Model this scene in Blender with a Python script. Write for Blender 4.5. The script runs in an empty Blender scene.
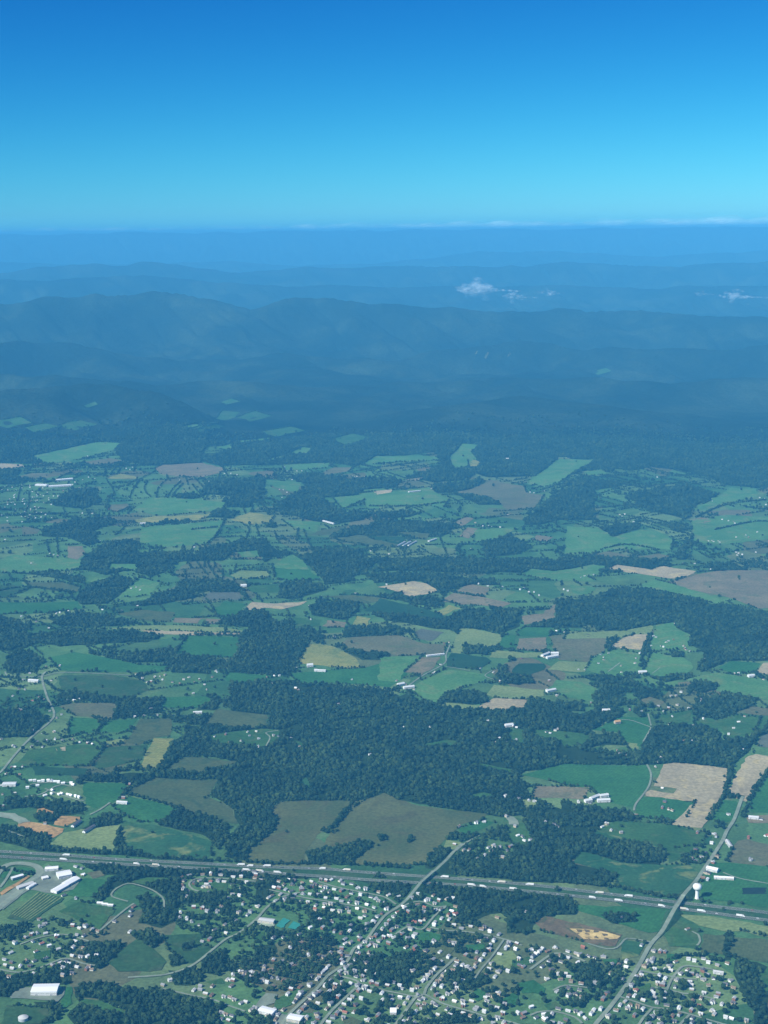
import bpy, bmesh, math, random
import numpy as np
from mathutils import Vector, Matrix
from mathutils.geometry import delaunay_2d_cdt

SC = bpy.context.scene
COL = SC.collection
rng = np.random.default_rng(7)
random.seed(7)

# ------------------------------------------------------------------ camera
H = 1400.0                                   # metres above the valley floor
FPX, CX, CY = 1480.0, 384.0, 512.0
PITCH, ROLL = math.radians(10.75), math.radians(-0.55)
fw = np.array([0, math.cos(PITCH), -math.sin(PITCH)])
r0 = np.array([1.0, 0, 0]); u0 = np.cross(r0, fw)
rt = math.cos(ROLL)*r0 + math.sin(ROLL)*u0
up = -math.sin(ROLL)*r0 + math.cos(ROLL)*u0
cam = bpy.data.cameras.new("camera"); cam_o = bpy.data.objects.new("camera", cam); COL.objects.link(cam_o)
cam.sensor_fit = 'VERTICAL'; cam.sensor_height = 36.0; cam.lens = FPX*36/1024
cam.clip_start = 5; cam.clip_end = 400000
cam_o.matrix_world = Matrix(((rt[0], up[0], -fw[0], 0), (rt[1], up[1], -fw[1], 0), (rt[2], up[2], -fw[2], H), (0, 0, 0, 1)))
SC.camera = cam_o

# ------------------------------------------------------------------ sky, sun, exposure
SUN_AZ, SUN_EL = math.atan2(-0.80, -0.60), math.radians(40)
world = bpy.data.worlds.new("World"); SC.world = world; world.use_nodes = True
wn, wl = world.node_tree.nodes, world.node_tree.links
sky = wn.new('ShaderNodeTexSky'); sky.sky_type = 'NISHITA'; sky.sun_disc = False
sky.sun_elevation = SUN_EL; sky.sun_rotation = SUN_AZ % (2*math.pi)
sky.altitude = 1400; sky.dust_density = 0.3; sky.ozone_density = 2.0
bgn = wn['Background']; bgn.inputs[1].default_value = 0.0755
def wmath(op, a, b=None, c=None):
    n = wn.new('ShaderNodeMath'); n.operation = op
    for i, v in enumerate((a, b, c)):
        if v is None: continue
        if isinstance(v, (int, float)): n.inputs[i].default_value = v
        else: wl.new(v, n.inputs[i])
    return n.outputs[0]
geo = wn.new('ShaderNodeTexCoord'); sx = wn.new('ShaderNodeSeparateXYZ'); wl.new(geo.outputs['Generated'], sx.inputs[0])
cx_ = wn.new('ShaderNodeCombineXYZ'); wl.new(sx.outputs[0], cx_.inputs[0]); wl.new(sx.outputs[1], cx_.inputs[1])
wl.new(wmath('MAXIMUM', sx.outputs[2], 0.012), cx_.inputs[2]); wl.new(cx_.outputs[0], sky.inputs[0])
sp_ = wn.new('ShaderNodeSeparateColor'); wl.new(sky.outputs[0], sp_.inputs[0])
R_ = wmath('MULTIPLY', wmath('POWER', wmath('MULTIPLY', sp_.outputs[0], 0.1), 2.61), 3.4)
G_ = wmath('MULTIPLY', wmath('POWER', wmath('MULTIPLY', sp_.outputs[1], 0.1), 1.753), 9.0)
B_ = wmath('ADD', wmath('MULTIPLY', sp_.outputs[2], 0.85), wmath('MULTIPLY', G_, 0.42))
cb_ = wn.new('ShaderNodeCombineColor'); wl.new(R_, cb_.inputs[0]); wl.new(G_, cb_.inputs[1]); wl.new(B_, cb_.inputs[2])
wl.new(cb_.outputs[0], bgn.inputs[0])

sun = bpy.data.lights.new("sun", 'SUN'); sun.energy = 5.0; sun.angle = math.radians(0.5); sun.color = (1.0, 0.985, 0.88)
sun_o = bpy.data.objects.new("sun", sun); COL.objects.link(sun_o)
SUND = Vector((math.sin(SUN_AZ)*math.cos(SUN_EL), math.cos(SUN_AZ)*math.cos(SUN_EL), math.sin(SUN_EL)))
sun_o.rotation_euler = SUND.to_track_quat('Z', 'Y').to_euler(); sun_o.location = (-2000, -1500, 3000)
SC.view_settings.view_transform = 'Standard'; SC.view_settings.look = 'None'
SC.view_settings.exposure = 0.40; SC.view_settings.gamma = 1.0
SC.render.engine = 'CYCLES'
SC.cycles.use_denoising = True
SC.cycles.max_bounces = 4; SC.cycles.diffuse_bounces = 2; SC.cycles.glossy_bounces = 1
SC.cycles.transparent_max_bounces = 40; SC.cycles.volume_bounces = 0
SC.render.film_transparent = False

# ------------------------------------------------------------------ noise and terrain
_P = np.random.default_rng(3).random((256, 256))
def vnoise(x, y):
    xi = np.floor(x).astype(int); yi = np.floor(y).astype(int); fx = x-xi; fy = y-yi
    fx = fx*fx*(3-2*fx); fy = fy*fy*(3-2*fy)
    a = _P[xi & 255, yi & 255]; b = _P[(xi+1) & 255, yi & 255]; c = _P[xi & 255, (yi+1) & 255]; d = _P[(xi+1) & 255, (yi+1) & 255]
    return (a+(b-a)*fx)+((c+(d-c)*fx)-(a+(b-a)*fx))*fy
def fbm(x, y, o=4, g=0.5):
    s = 0; a = 1; t = 0
    for k in range(o):
        s = s+a*vnoise(x*2**k+17.3*k, y*2**k-9.1*k); t += a; a *= g
    return s/t
def sstep(a, b, x):
    t = np.clip((x-a)/(b-a), 0, 1); return t*t*(3-2*t)

def ray(px, py):
    px = np.asarray(px, float); py = np.asarray(py, float)
    a = (px-CX)/FPX; b = -(py-CY)/FPX
    d = fw[None]+a.reshape(-1, 1)*rt[None]+b.reshape(-1, 1)*up[None]
    return d/np.linalg.norm(d, axis=1, keepdims=True)

# each far ridge: distance, half width, and the height of its crest seen along the valley
def crest(D, w, pts, wob=0.0):
    p = np.array(pts, float); d = ray(p[:, 0], p[:, 1])
    az = np.arctan2(d[:, 0], d[:, 1]); h = H+D*d[:, 2]/np.hypot(d[:, 0], d[:, 1])
    return (D, w, az, h, wob)
RIDGES = [
    crest(10900, 800, [(-200, 402), (0, 392), (60, 388), (110, 385), (160, 390), (190, 401), (225, 420), (330, 425), (420, 408), (520, 398), (610, 402), (700, 415), (768, 420), (950, 420)], 300),
    crest(12600, 900, [(-200, 372), (60, 374), (180, 380), (300, 388), (384, 384), (450, 379), (540, 374), (610, 372), (700, 376), (768, 374), (950, 376)], 350),
    crest(14600, 900, [(-200, 345), (0, 340), (80, 346), (180, 362), (280, 352), (384, 356), (470, 352), (540, 348), (614, 344), (700, 346), (768, 342), (950, 345)], 350),
    crest(17200, 1500, [(-200, 312), (0, 305), (50, 298), (100, 295), (180, 294), (215, 300), (250, 310), (280, 302), (310, 298), (345, 300), (390, 303), (440, 306), (500, 311), (560, 310), (640, 312), (700, 315), (768, 316), (950, 318)], 300),
    crest(25500, 1900, [(-200, 280), (0, 279), (70, 277), (150, 276), (230, 282), (300, 285), (384, 286), (470, 287), (560, 284), (640, 286), (700, 283), (768, 285), (950, 284)], 600),
    crest(31000, 2200, [(-200, 275), (0, 272), (60, 265), (150, 262), (215, 268), (240, 272), (300, 268), (384, 266), (500, 265), (560, 263), (650, 266), (768, 261), (950, 260)], 700),
    crest(43000, 3200, [(-200, 258), (0, 262), (100, 264), (170, 264), (205, 261), (240, 261), (300, 265), (384, 262), (440, 256), (480, 252), (560, 251), (650, 256), (768, 250), (950, 250)], 900),
    crest(58000, 5200, [(-200, 240), (0, 235), (60, 234), (100, 232.5), (150, 232), (200, 232.5), (300, 231.5), (384, 230), (500, 228.5), (600, 228), (768, 225.5), (950, 224)], 0),
]
def valley(x, y):
    D = np.hypot(x, y)
    z = 9*np.sin(x/173+0.7*np.sin(y/310))+7*np.sin(y/236+x/420+1.3)+4*np.sin((x-y)/119)
    return z*0.8*(0.35+0.65*sstep(3000, 4200, D))
def mountains(x, y):
    D = np.hypot(x, y); az = np.arctan2(x, y)
    z = 70*sstep(9300, 12500, D)*(0.4+fbm(x/2600, y/2600, 3))
    sp = 1-np.abs(2*fbm(x/1500, y/1500, 4)-1)*2
    for D0, w, a, h, wob in RIDGES:
        Dc = D0+wob*(2*fbm(az*14+D0, az*0+D0/777, 2)-1)*2
        t = (D-Dc)/w
        prof = np.exp(-np.abs(t)**1.6*0.9)
        hh = np.interp(az, a, h)
        hh = hh*(1+(.028 if D0 > 50000 else .035)*(2*fbm(az*55+D0/97, az*0+D0/31, 3)-1)*2)
        rib = np.abs(2*fbm(az*Dc/620+1.3*t, D/2600+D0/300, 4)-1)           # spurs and ravines running down the slope
        cut = 1-(0.45*sp+0.95*(0.5-rib))*np.clip(np.abs(t)*1.3, 0, 1)*np.exp(-np.abs(t)*0.35)
        z = np.maximum(z, hh*prof*np.clip(cut, .25, 1.5))
    z = z+(np.abs(2*fbm(x/1250+7, y/1250, 5)-1)-.35)*170*sstep(10300, 13000, D)*(1-sstep(40000, 52000, D))*np.clip(1.15-z/520, .12, 1)
    return z*sstep(9200, 10600, D)
def terr(x, y):
    x = np.asarray(x, float); y = np.asarray(y, float)
    D = np.hypot(x, y)
    z = valley(x, y)*(1-sstep(9000, 10500, D))
    m = D > 9200
    if np.any(m):
        z = np.array(z); z[m] += mountains(x[m], y[m]) if z.ndim else 0
    return z
def ground(px, py, it=6):
    """ground points (x, y) seen at the given places of the photograph"""
    d = ray(px, py); z = np.zeros(len(d))
    for _ in range(it):
        t = (H-z)/-d[:, 2]; x = d[:, 0]*t; y = d[:, 1]*t
        z = 0.3*z+0.7*np.where(np.hypot(x, y) < 10500, valley(x, y), 40.0)
    P = np.stack([x, y], 1)
    for i in np.where(np.hypot(x, y) > 9000)[0]:                       # in the hills: walk along the line of sight
        h = math.hypot(d[i, 0], d[i, 1]); s = np.arange(8800, 24000, 20.0)/h
        q = d[i][None]*s[:, None]; hit = np.where(H+q[:, 2] <= terr(q[:, 0], q[:, 1]))[0]
        if len(hit): P[i] = q[hit[0], :2]
    return P
def nz(x, y): return float(terr(np.array([x]), np.array([y]))[0])

# ------------------------------------------------------------------ object helpers
def link(o, parent=None):
    COL.objects.link(o)
    if parent: o.parent = parent
    return o
def new_mesh(name, v, f, mats, mi=None, smooth=False):
    me = bpy.data.meshes.new(name)
    v = np.asarray(v, np.float32)
    if isinstance(f, np.ndarray):
        n, k = f.shape
        me.vertices.add(len(v)); me.vertices.foreach_set('co', v.ravel())
        me.loops.add(n*k); me.loops.foreach_set('vertex_index', f.astype(np.int32).ravel())
        me.polygons.add(n); me.polygons.foreach_set('loop_start', np.arange(0, n*k, k, dtype=np.int32))
        me.polygons.foreach_set('loop_total', np.full(n, k, np.int32))
        me.update(calc_edges=True)
    else:
        me.from_pydata([tuple(map(float, p)) for p in v], [], f)
    for m in (mats if isinstance(mats, (list, tuple)) else [mats]): me.materials.append(m)
    if mi is not None: me.polygons.foreach_set('material_index', np.asarray(mi, np.int32))
    if smooth: me.polygons.foreach_set('use_smooth', np.ones(len(me.polygons), bool))
    me.update()
    return me
def obj(name, me, parent=None, loc=None, rz=None):
    o = bpy.data.objects.new(name, me); link(o, parent)
    if loc is not None: o.location = loc
    if rz is not None: o.rotation_euler = (0, 0, rz)
    return o
def struct(name, me): o = obj(name, me); o['kind'] = 'structure'; return o
def tag(o, label, cat, group=None):
    o['label'] = label; o['category'] = cat
    if group: o['group'] = group
    return o
def empty(name, loc, rz=0):
    o = bpy.data.objects.new(name, None); link(o); o.location = loc; o.rotation_euler = (0, 0, rz); o.empty_display_size = 1; return o
class MB:
    def __init__(s): s.v = []; s.f = []; s.m = []
    def add(s, v, f, m=0):
        b = len(s.v); s.v += [tuple(p) for p in v]; s.f += [[i+b for i in q] for q in f]; s.m += [m]*len(f); return s
    def box(s, c, d, rz=0, m=0):
        cx, cy, cz = c; a, b, h = d[0]/2, d[1]/2, d[2]/2; C, S = math.cos(rz), math.sin(rz)
        v = [(cx+C*x-S*y, cy+S*x+C*y, cz+z) for z in (-h, h) for x, y in ((-a, -b), (a, -b), (a, b), (-a, b))]
        return s.add(v, [[3, 2, 1, 0], [4, 5, 6, 7], [0, 1, 5, 4], [1, 2, 6, 5], [2, 3, 7, 6], [3, 0, 4, 7]], m)
    def lathe(s, prof, n=24, m=0):
        v = []; f = []
        for r, z in prof:
            for k in range(n):
                a = 2*math.pi*k/n; v.append((r*math.cos(a), r*math.sin(a), z))
        for i in range(len(prof)-1):
            for k in range(n):
                f.append([i*n+k, i*n+(k+1) % n, (i+1)*n+(k+1) % n, (i+1)*n+k])
        return s.add(v, f, m)
    def mesh(s, name, mats, smooth=False): return new_mesh(name, s.v, s.f, mats, s.m, smooth)

# ------------------------------------------------------------------ materials
def mat(name, rough=0.95, spec=0.1):
    m = bpy.data.materials.new(name); m.use_nodes = True
    b = m.node_tree.nodes['Principled BSDF']; b.inputs['Roughness'].default_value = rough
    b.inputs['Specular IOR Level'].default_value = spec
    return m, m.node_tree.nodes, m.node_tree.links, b
def flat(name, c, rough=0.8, var=0.12, scale=0.6, spec=0.2):
    """one colour with weathering"""
    m, n, l, b = mat(name, rough, spec)
    tc = n.new('ShaderNodeTexCoord'); t = n.new('ShaderNodeTexNoise'); t.inputs['Scale'].default_value = scale; t.inputs['Detail'].default_value = 4
    l.new(tc.outputs['Object'], t.inputs['Vector'])
    mx = n.new('ShaderNodeMix'); mx.data_type = 'RGBA'
    mx.inputs[6].default_value = (*[x*(1-var) for x in c], 1); mx.inputs[7].default_value = (*[min(1, x*(1+var)) for x in c], 1)
    l.new(t.outputs[0], mx.inputs[0]); l.new(mx.outputs[2], b.inputs['Base Color'])
    return m
def noise_n(n, l, vec, scale, detail=5, dist=0.0, rough=0.55):
    t = n.new('ShaderNodeTexNoise'); t.inputs['Scale'].default_value = scale; t.inputs['Detail'].default_value = detail
    t.inputs['Roughness'].default_value = rough; t.inputs['Distortion'].default_value = dist
    l.new(vec, t.inputs['Vector']); return t.outputs[0]
def ramp_n(n, l, fac, stops):
    r = n.new('ShaderNodeValToRGB'); e = r.color_ramp.elements
    while len(e) < len(stops): e.new(0.5)
    for k, (p, c) in enumerate(stops): e[k].position = p; e[k].color = (*c, 1)
    l.new(fac, r.inputs[0]); return r.outputs[0]
def mixc(n, l, fac, a, b_, blend='MIX'):
    mx = n.new('ShaderNodeMix'); mx.data_type = 'RGBA'; mx.blend_type = blend
    for i, v in ((0, fac), (6, a), (7, b_)):
        if isinstance(v, (int, float)): mx.inputs[i].default_value = v
        elif isinstance(v, tuple): mx.inputs[i].default_value = (*v, 1)
        else: l.new(v, mx.inputs[i])
    return mx.outputs[2]
def soil(name, c1, c2, c3=None, scale=0.006, stripes=None, fine=0.25):
    """field surface in world metres: large drifts from C1 to C2, blotches of C3, tramlines, fine grain"""
    m, n, l, b = mat(name, 1.0, 0.0)
    c1, c2, c3 = [c and (c[0]*.86, c[1]*1.04, c[2]*.80) for c in (c1, c2, c3)]  # green cast of the tinted aircraft window, put into these surface colours
    g = n.new('ShaderNodeNewGeometry'); P = g.outputs['Position']
    f = noise_n(n, l, P, scale, 6, 0.6)
    c = ramp_n(n, l, f, [(0.36, c1), (0.64, c2)])
    if c3:
        f3 = noise_n(n, l, P, scale*2.3, 4, 1.0)
        c = mixc(n, l, ramp_n(n, l, f3, [(0.52, (0, 0, 0)), (0.66, (1, 1, 1))]), c, c3)
    if stripes:
        ang, per, k = stripes
        mp = n.new('ShaderNodeMapping'); mp.inputs['Rotation'].default_value = (0, 0, ang); l.new(P, mp.inputs[0])
        w = n.new('ShaderNodeTexWave'); w.inputs['Scale'].default_value = 0.314/per*2; w.inputs['Distortion'].default_value = 0.6; w.inputs['Detail Scale'].default_value = 0.05
        l.new(mp.outputs[0], w.inputs['Vector'])
        c = mixc(n, l, w.outputs[1], c, mixc(n, l, 1.0, c, (1-k, 1-k, 1-k), 'MULTIPLY'))
    fg = noise_n(n, l, P, 0.12, 3)
    c = mixc(n, l, 1.0, c, ramp_n(n, l, fg, [(0.3, (1-fine,)*3), (0.7, (1+fine,)*3)]), 'MULTIPLY')
    l.new(c, b.inputs['Base Color'])
    return m

GR = 1.0
M = {}
M['grass'] = soil('pasture', (0.035, 0.085, 0.035), (0.060, 0.120, 0.045), (0.075, 0.110, 0.050), 0.008)
M['bright'] = soil('lush_grass', (0.035, 0.110, 0.045), (0.055, 0.145, 0.055), None, 0.006, (0.5, 16, 0.10))
M['pale'] = soil('pale_pasture', (0.072, 0.160, 0.070), (0.108, 0.200, 0.086), (0.15, 0.19, 0.095), 0.005)
M['dull'] = soil('dull_grass', (0.032, 0.070, 0.032), (0.052, 0.092, 0.042), (0.07, 0.09, 0.05), 0.007)
M['dark'] = soil('row_crop', (0.020, 0.055, 0.035), (0.032, 0.070, 0.038), None, 0.006, (1.1, 10, 0.15))
M['olive'] = soil('soy_field', (0.078, 0.092, 0.048), (0.105, 0.112, 0.056), (0.066, 0.088, 0.048), 0.006, (0.35, 12, 0.08))
M['brown'] = soil('stubble', (0.122, 0.110, 0.075), (0.174, 0.142, 0.093), (0.116, 0.122, 0.072), 0.006)
M['maize'] = soil('ripe_maize', (0.080, 0.092, 0.044), (0.132, 0.122, 0.060), (0.100, 0.088, 0.048), 0.005, (0.35, 10, 0.06))
M['pink'] = soil('ploughed_clay', (0.174, 0.130, 0.102), (0.244, 0.174, 0.130), (0.151, 0.133, 0.093), 0.007)
M['tan'] = soil('bare_tan_soil', (0.330, 0.236, 0.195), (0.435, 0.310, 0.245), (0.49, 0.335, 0.22), 0.007)
M['gold'] = soil('cut_hay', (0.232, 0.215, 0.087), (0.313, 0.261, 0.104), (0.174, 0.186, 0.075), 0.007, (0.232, 16.240, 0.093))
M['yellow'] = soil('pale_hay', (0.174, 0.209, 0.099), (0.232, 0.249, 0.122), None, 0.006, (1.044, 20.880, 0.093))
M['patchy'] = soil('patchy_meadow', (0.030, 0.085, 0.045), (0.050, 0.105, 0.050), (0.20, 0.20, 0.09), 0.006)
M['grey'] = soil('grey_plough', (0.099, 0.099, 0.099), (0.133, 0.128, 0.116), None, 0.007)
M['dirt'] = soil('red_dirt', (0.38, 0.19, 0.10), (0.52, 0.28, 0.15), (0.22, 0.14, 0.08), 0.012)
M['claypit'] = soil('worn_ground', (0.145, 0.092, 0.066), (0.20, 0.128, 0.086), (0.085, 0.09, 0.05), 0.012)
M['sand'] = soil('orange_sand', (0.58, 0.34, 0.17), (0.75, 0.47, 0.25), (0.36, 0.23, 0.13), 0.015)
M['pond'] = soil('dark_pond', (0.014, 0.022, 0.030), (0.022, 0.030, 0.036), None, 0.01)
M['floor'] = soil('woodland_floor', (0.018, 0.032, 0.016), (0.028, 0.044, 0.020), None, 0.02)
M['asphalt'] = soil('asphalt', (0.115, 0.118, 0.12), (0.15, 0.152, 0.15), None, 0.03, None, 0.12)
M['street'] = soil('street_asphalt', (0.21, 0.21, 0.20), (0.29, 0.285, 0.27), None, 0.03, None, 0.12)
M['concrete'] = soil('pale_concrete', (0.30, 0.30, 0.28), (0.38, 0.37, 0.34), None, 0.03, None, 0.12)
M['lot'] = soil('car_park_asphalt', (0.17, 0.17, 0.17), (0.24, 0.235, 0.225), None, 0.03, None, 0.12)
M['teal'] = soil('teal_court', (0.04, 0.21, 0.22), (0.05, 0.24, 0.25), None, 0.03, None, 0.08)
M['paint'] = flat('road_paint', (0.75, 0.75, 0.72))
M['white'] = flat('white_paint', (0.80, 0.80, 0.77)); M['cream'] = flat('cream_siding', (0.68, 0.63, 0.52)); M['brick'] = flat('red_brick', (0.27, 0.13, 0.09))
M['grey_siding'] = flat('grey_siding', (0.45, 0.47, 0.48)); M['tan_siding'] = flat('tan_siding', (0.50, 0.42, 0.31))
M['roof_pale'] = flat('pale_grey_shingle', (0.52, 0.52, 0.50), 0.9); M['roof_grey'] = flat('grey_shingle', (0.27, 0.27, 0.27), 0.9)
M['roof_dark'] = flat('charcoal_shingle', (0.11, 0.11, 0.12), 0.9); M['roof_brown'] = flat('brown_shingle', (0.22, 0.16, 0.11), 0.9)
M['roof_white'] = flat('white_metal_roof', (0.82, 0.82, 0.80), 0.5, 0.06); M['roof_offwhite'] = flat('weathered_white_metal', (0.62, 0.63, 0.62), 0.6, 0.12, 0.2); M['roof_red'] = flat('rust_red_roof', (0.34, 0.13, 0.09)); M['roof_orange'] = flat('orange_roof', (0.55, 0.33, 0.14))
M['glass'] = flat('dark_glass', (0.03, 0.04, 0.05), 0.15, 0.1, 1, 0.5); M['tyre'] = flat('tyre', (0.02, 0.02, 0.02)); M['steel'] = flat('steel', (0.42, 0.43, 0.44), 0.5)
M['car_white'] = flat('white_car_paint', (0.78, 0.78, 0.78), 0.3, 0.05, 1, 0.5); M['car_silver'] = flat('silver_car_paint', (0.5, 0.51, 0.52), 0.3, 0.05, 1, 0.5)
M['car_dark'] = flat('dark_car_paint', (0.04, 0.05, 0.07), 0.3, 0.05, 1, 0.5); M['car_red'] = flat('red_car_paint', (0.35, 0.03, 0.03), 0.3, 0.05, 1, 0.5)
M['bark'] = flat('bark', (0.09, 0.07, 0.05))

def foliage(name, dark, light):
    m, n, l, b = mat(name, 0.9, 0.05)
    oi = n.new('ShaderNodeObjectInfo'); g = n.new('ShaderNodeNewGeometry')
    c = ramp_n(n, l, oi.outputs['Random'], [(0.0, dark), (0.55, tuple((a+2*d)/3 for a, d in zip(light, dark))), (1.0, light)])
    f = noise_n(n, l, g.outputs['Position'], 0.35, 3)
    c = mixc(n, l, 1.0, c, ramp_n(n, l, f, [(0.3, (0.7,)*3), (0.7, (1.3,)*3)]), 'MULTIPLY')
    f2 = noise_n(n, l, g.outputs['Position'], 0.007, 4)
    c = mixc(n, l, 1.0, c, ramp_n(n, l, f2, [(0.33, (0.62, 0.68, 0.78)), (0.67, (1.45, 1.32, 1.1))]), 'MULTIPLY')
    l.new(c, b.inputs['Base Color']); return m
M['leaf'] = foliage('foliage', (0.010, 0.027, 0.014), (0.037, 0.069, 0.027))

def ground_mat():
    m, n, l, b = mat('farmland', 1.0, 0.0)
    P = n.new('ShaderNodeNewGeometry').outputs['Position']
    nz_ = n.new('ShaderNodeTexNoise'); nz_.inputs['Scale'].default_value = 0.003; nz_.inputs['Detail'].default_value = 3; l.new(P, nz_.inputs['Vector'])
    va = n.new('ShaderNodeVectorMath'); va.operation = 'MULTIPLY_ADD'; va.inputs[1].default_value = (190, 190, 0); l.new(nz_.outputs[1], va.inputs[0]); l.new(P, va.inputs[2])
    mp = n.new('ShaderNodeMapping'); mp.inputs['Rotation'].default_value = (0, 0, 0.5); mp.inputs['Scale'].default_value = (0.0058, 0.0036, 0); l.new(va.outputs[0], mp.inputs[0])
    vo = n.new('ShaderNodeTexVoronoi'); vo.inputs['Scale'].default_value = 1.0; vo.voronoi_dimensions = '2D'; l.new(mp.outputs[0], vo.inputs['Vector'])
    sc = n.new('ShaderNodeSeparateColor'); l.new(vo.outputs['Color'], sc.inputs[0])
    c = ramp_n(n, l, sc.outputs[0], [(0.0, (0.034, 0.092, 0.036)), (0.15, (0.048, 0.128, 0.048)), (0.4, (0.085, 0.180, 0.064)), (0.6, (0.060, 0.128, 0.048)), (0.75, (0.125, 0.205, 0.082)), (0.93, (0.092, 0.118, 0.056)), (1.0, (0.13, 0.13, 0.07))])
    f = noise_n(n, l, P, 0.012, 6, 0.5)
    c = mixc(n, l, 1.0, c, ramp_n(n, l, f, [(0.3, (0.75, 0.78, 0.8)), (0.7, (1.3, 1.22, 1.15))]), 'MULTIPLY')
    fg = noise_n(n, l, P, 0.15, 3)
    c = mixc(n, l, 1.0, c, ramp_n(n, l, fg, [(0.3, (0.75,)*3), (0.7, (1.25,)*3)]), 'MULTIPLY')
    l.new(c, b.inputs['Base Color']); return m
def mountain_mat():
    m, n, l, b = mat('mountain_forest', 1.0, 0.0)
    P = n.new('ShaderNodeNewGeometry').outputs['Position']
    f = noise_n(n, l, P, 0.0011, 8, 0.4, 0.62)
    c = ramp_n(n, l, f, [(0.34, (0.004, 0.010, 0.008)), (0.5, (0.012, 0.022, 0.014)), (0.66, (0.034, 0.052, 0.028))])
    f2 = noise_n(n, l, P, 0.035, 4, 0.0, 0.7)
    c = mixc(n, l, 1.0, c, ramp_n(n, l, f2, [(0.32, (0.55,)*3), (0.68, (1.5,)*3)]), 'MULTIPLY')
    bp = n.new('ShaderNodeBump'); bp.inputs['Strength'].default_value = 0.9; bp.inputs['Distance'].default_value = 22.0
    l.new(noise_n(n, l, P, 0.022, 5, 0.0, 0.7), bp.inputs['Height']); l.new(bp.outputs[0], b.inputs['Normal'])
    l.new(c, b.inputs['Base Color']); return m
M['farm'] = ground_mat(); M['mountain'] = mountain_mat()

# ------------------------------------------------------------------ the ground, one sheet out to the horizon
FOREST_LINE = np.array([(-200, 470), (0, 462), (60, 462), (110, 448), (170, 448), (260, 447), (330, 455), (420, 450), (470, 445), (540, 452), (600, 462), (680, 470), (768, 480), (950, 490)], float)
_d = ground(FOREST_LINE[:, 0], FOREST_LINE[:, 1]); _faz = np.arctan2(_d[:, 0], _d[:, 1]); _fD = np.hypot(_d[:, 0], _d[:, 1])
NA, NR = 1250, 1150
az = np.linspace(-0.46, 0.46, NA); rr = np.exp(np.linspace(math.log(1500), math.log(69000), NR))
AZ, RR = np.meshgrid(az, rr); X = RR*np.sin(AZ); Y = RR*np.cos(AZ); Z = terr(X.ravel(), Y.ravel()).reshape(X.shape)
idx = np.arange(NA*NR).reshape(NR, NA)
F = np.stack([idx[:-1, :-1], idx[:-1, 1:], idx[1:, 1:], idx[1:, :-1]], -1).reshape(-1, 4)
Dl = np.interp(AZ, _faz, _fD)*(1+0.05*(fbm(X/500, Y/500, 4)-0.5))
isf = (RR > Dl)[:-1, :-1].ravel()
struct('ground', new_mesh('ground', np.stack([X, Y, Z], -1).reshape(-1, 3), F[:, ::-1] if False else F, [M['farm'], M['mountain']], isf.astype(int), True))
# ------------------------------------------------------------------ the plan of the valley (tile origin, step, outline points)
def pts(s): return np.array([[float(a) for a in p.split(',')] for p in s.split()])
TL = {'A0': (0, 700, 4), 'A1': (192, 700, 4), 'A2': (384, 700, 4), 'A3': (576, 700, 4),
      'B0': (0, 560, 4), 'B1': (192, 560, 4), 'B2': (384, 560, 4), 'B3': (576, 560, 4),
      'C0': (0, 420, 4), 'C1': (192, 420, 4), 'C2': (384, 420, 4), 'C3': (576, 420, 4),
      'T0': (0, 840, 6), 'T1': (128, 840, 6), 'T2': (256, 840, 6), 'T3': (384, 840, 6), 'T4': (512, 840, 6), 'T5': (640, 840, 6),
      'U0': (0, 932, 6), 'U1': (128, 932, 6), 'U2': (256, 932, 6), 'U3': (384, 932, 6), 'U4': (512, 932, 6), 'U5': (640, 932, 6),
      'R1': (0, 800, 3), 'R2': (256, 800, 3), 'R3': (512, 800, 3), 'P': (0, 0, 1)}
def tpx(t, s):
    ox, oy, k = TL[t]; p = pts(s)
    if t[0] in 'ABC' and len(p) > 2:                                   # outlines that met a tile edge run on a little, at random
        e = p[:, 0] >= 762; f = p[:, 0] <= 4; e &= p[:, 0] < 790; f &= p[:, 0] > -25
        p[e, 0] += rng.uniform(8, 80, e.sum()); p[f, 0] -= rng.uniform(8, 80, f.sum()); p[e | f, 1] += rng.normal(0, 5, (e | f).sum())
    return p/k+np.array([ox, oy])
def tw(t, s):
    p = tpx(t, s); return ground(p[:, 0], p[:, 1])
def pip(poly, q):
    x, y = q[:, 0], q[:, 1]; ins = np.zeros(len(q), bool)
    lo, hi = poly.min(0), poly.max(0)
    c = np.where((x >= lo[0]) & (x <= hi[0]) & (y >= lo[1]) & (y <= hi[1]))[0]
    if not len(c): return ins
    xs, ys = x[c], y[c]; r = np.zeros(len(c), bool); j = len(poly)-1
    for i in range(len(poly)):
        xi, yi = poly[i]; xj, yj = poly[j]
        k = ((yi > ys) != (yj > ys)) & (xs < (xj-xi)*(ys-yi)/((yj-yi) if yj != yi else 1e-9)+xi)
        r ^= k; j = i
    ins[c] = r; return ins

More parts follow.
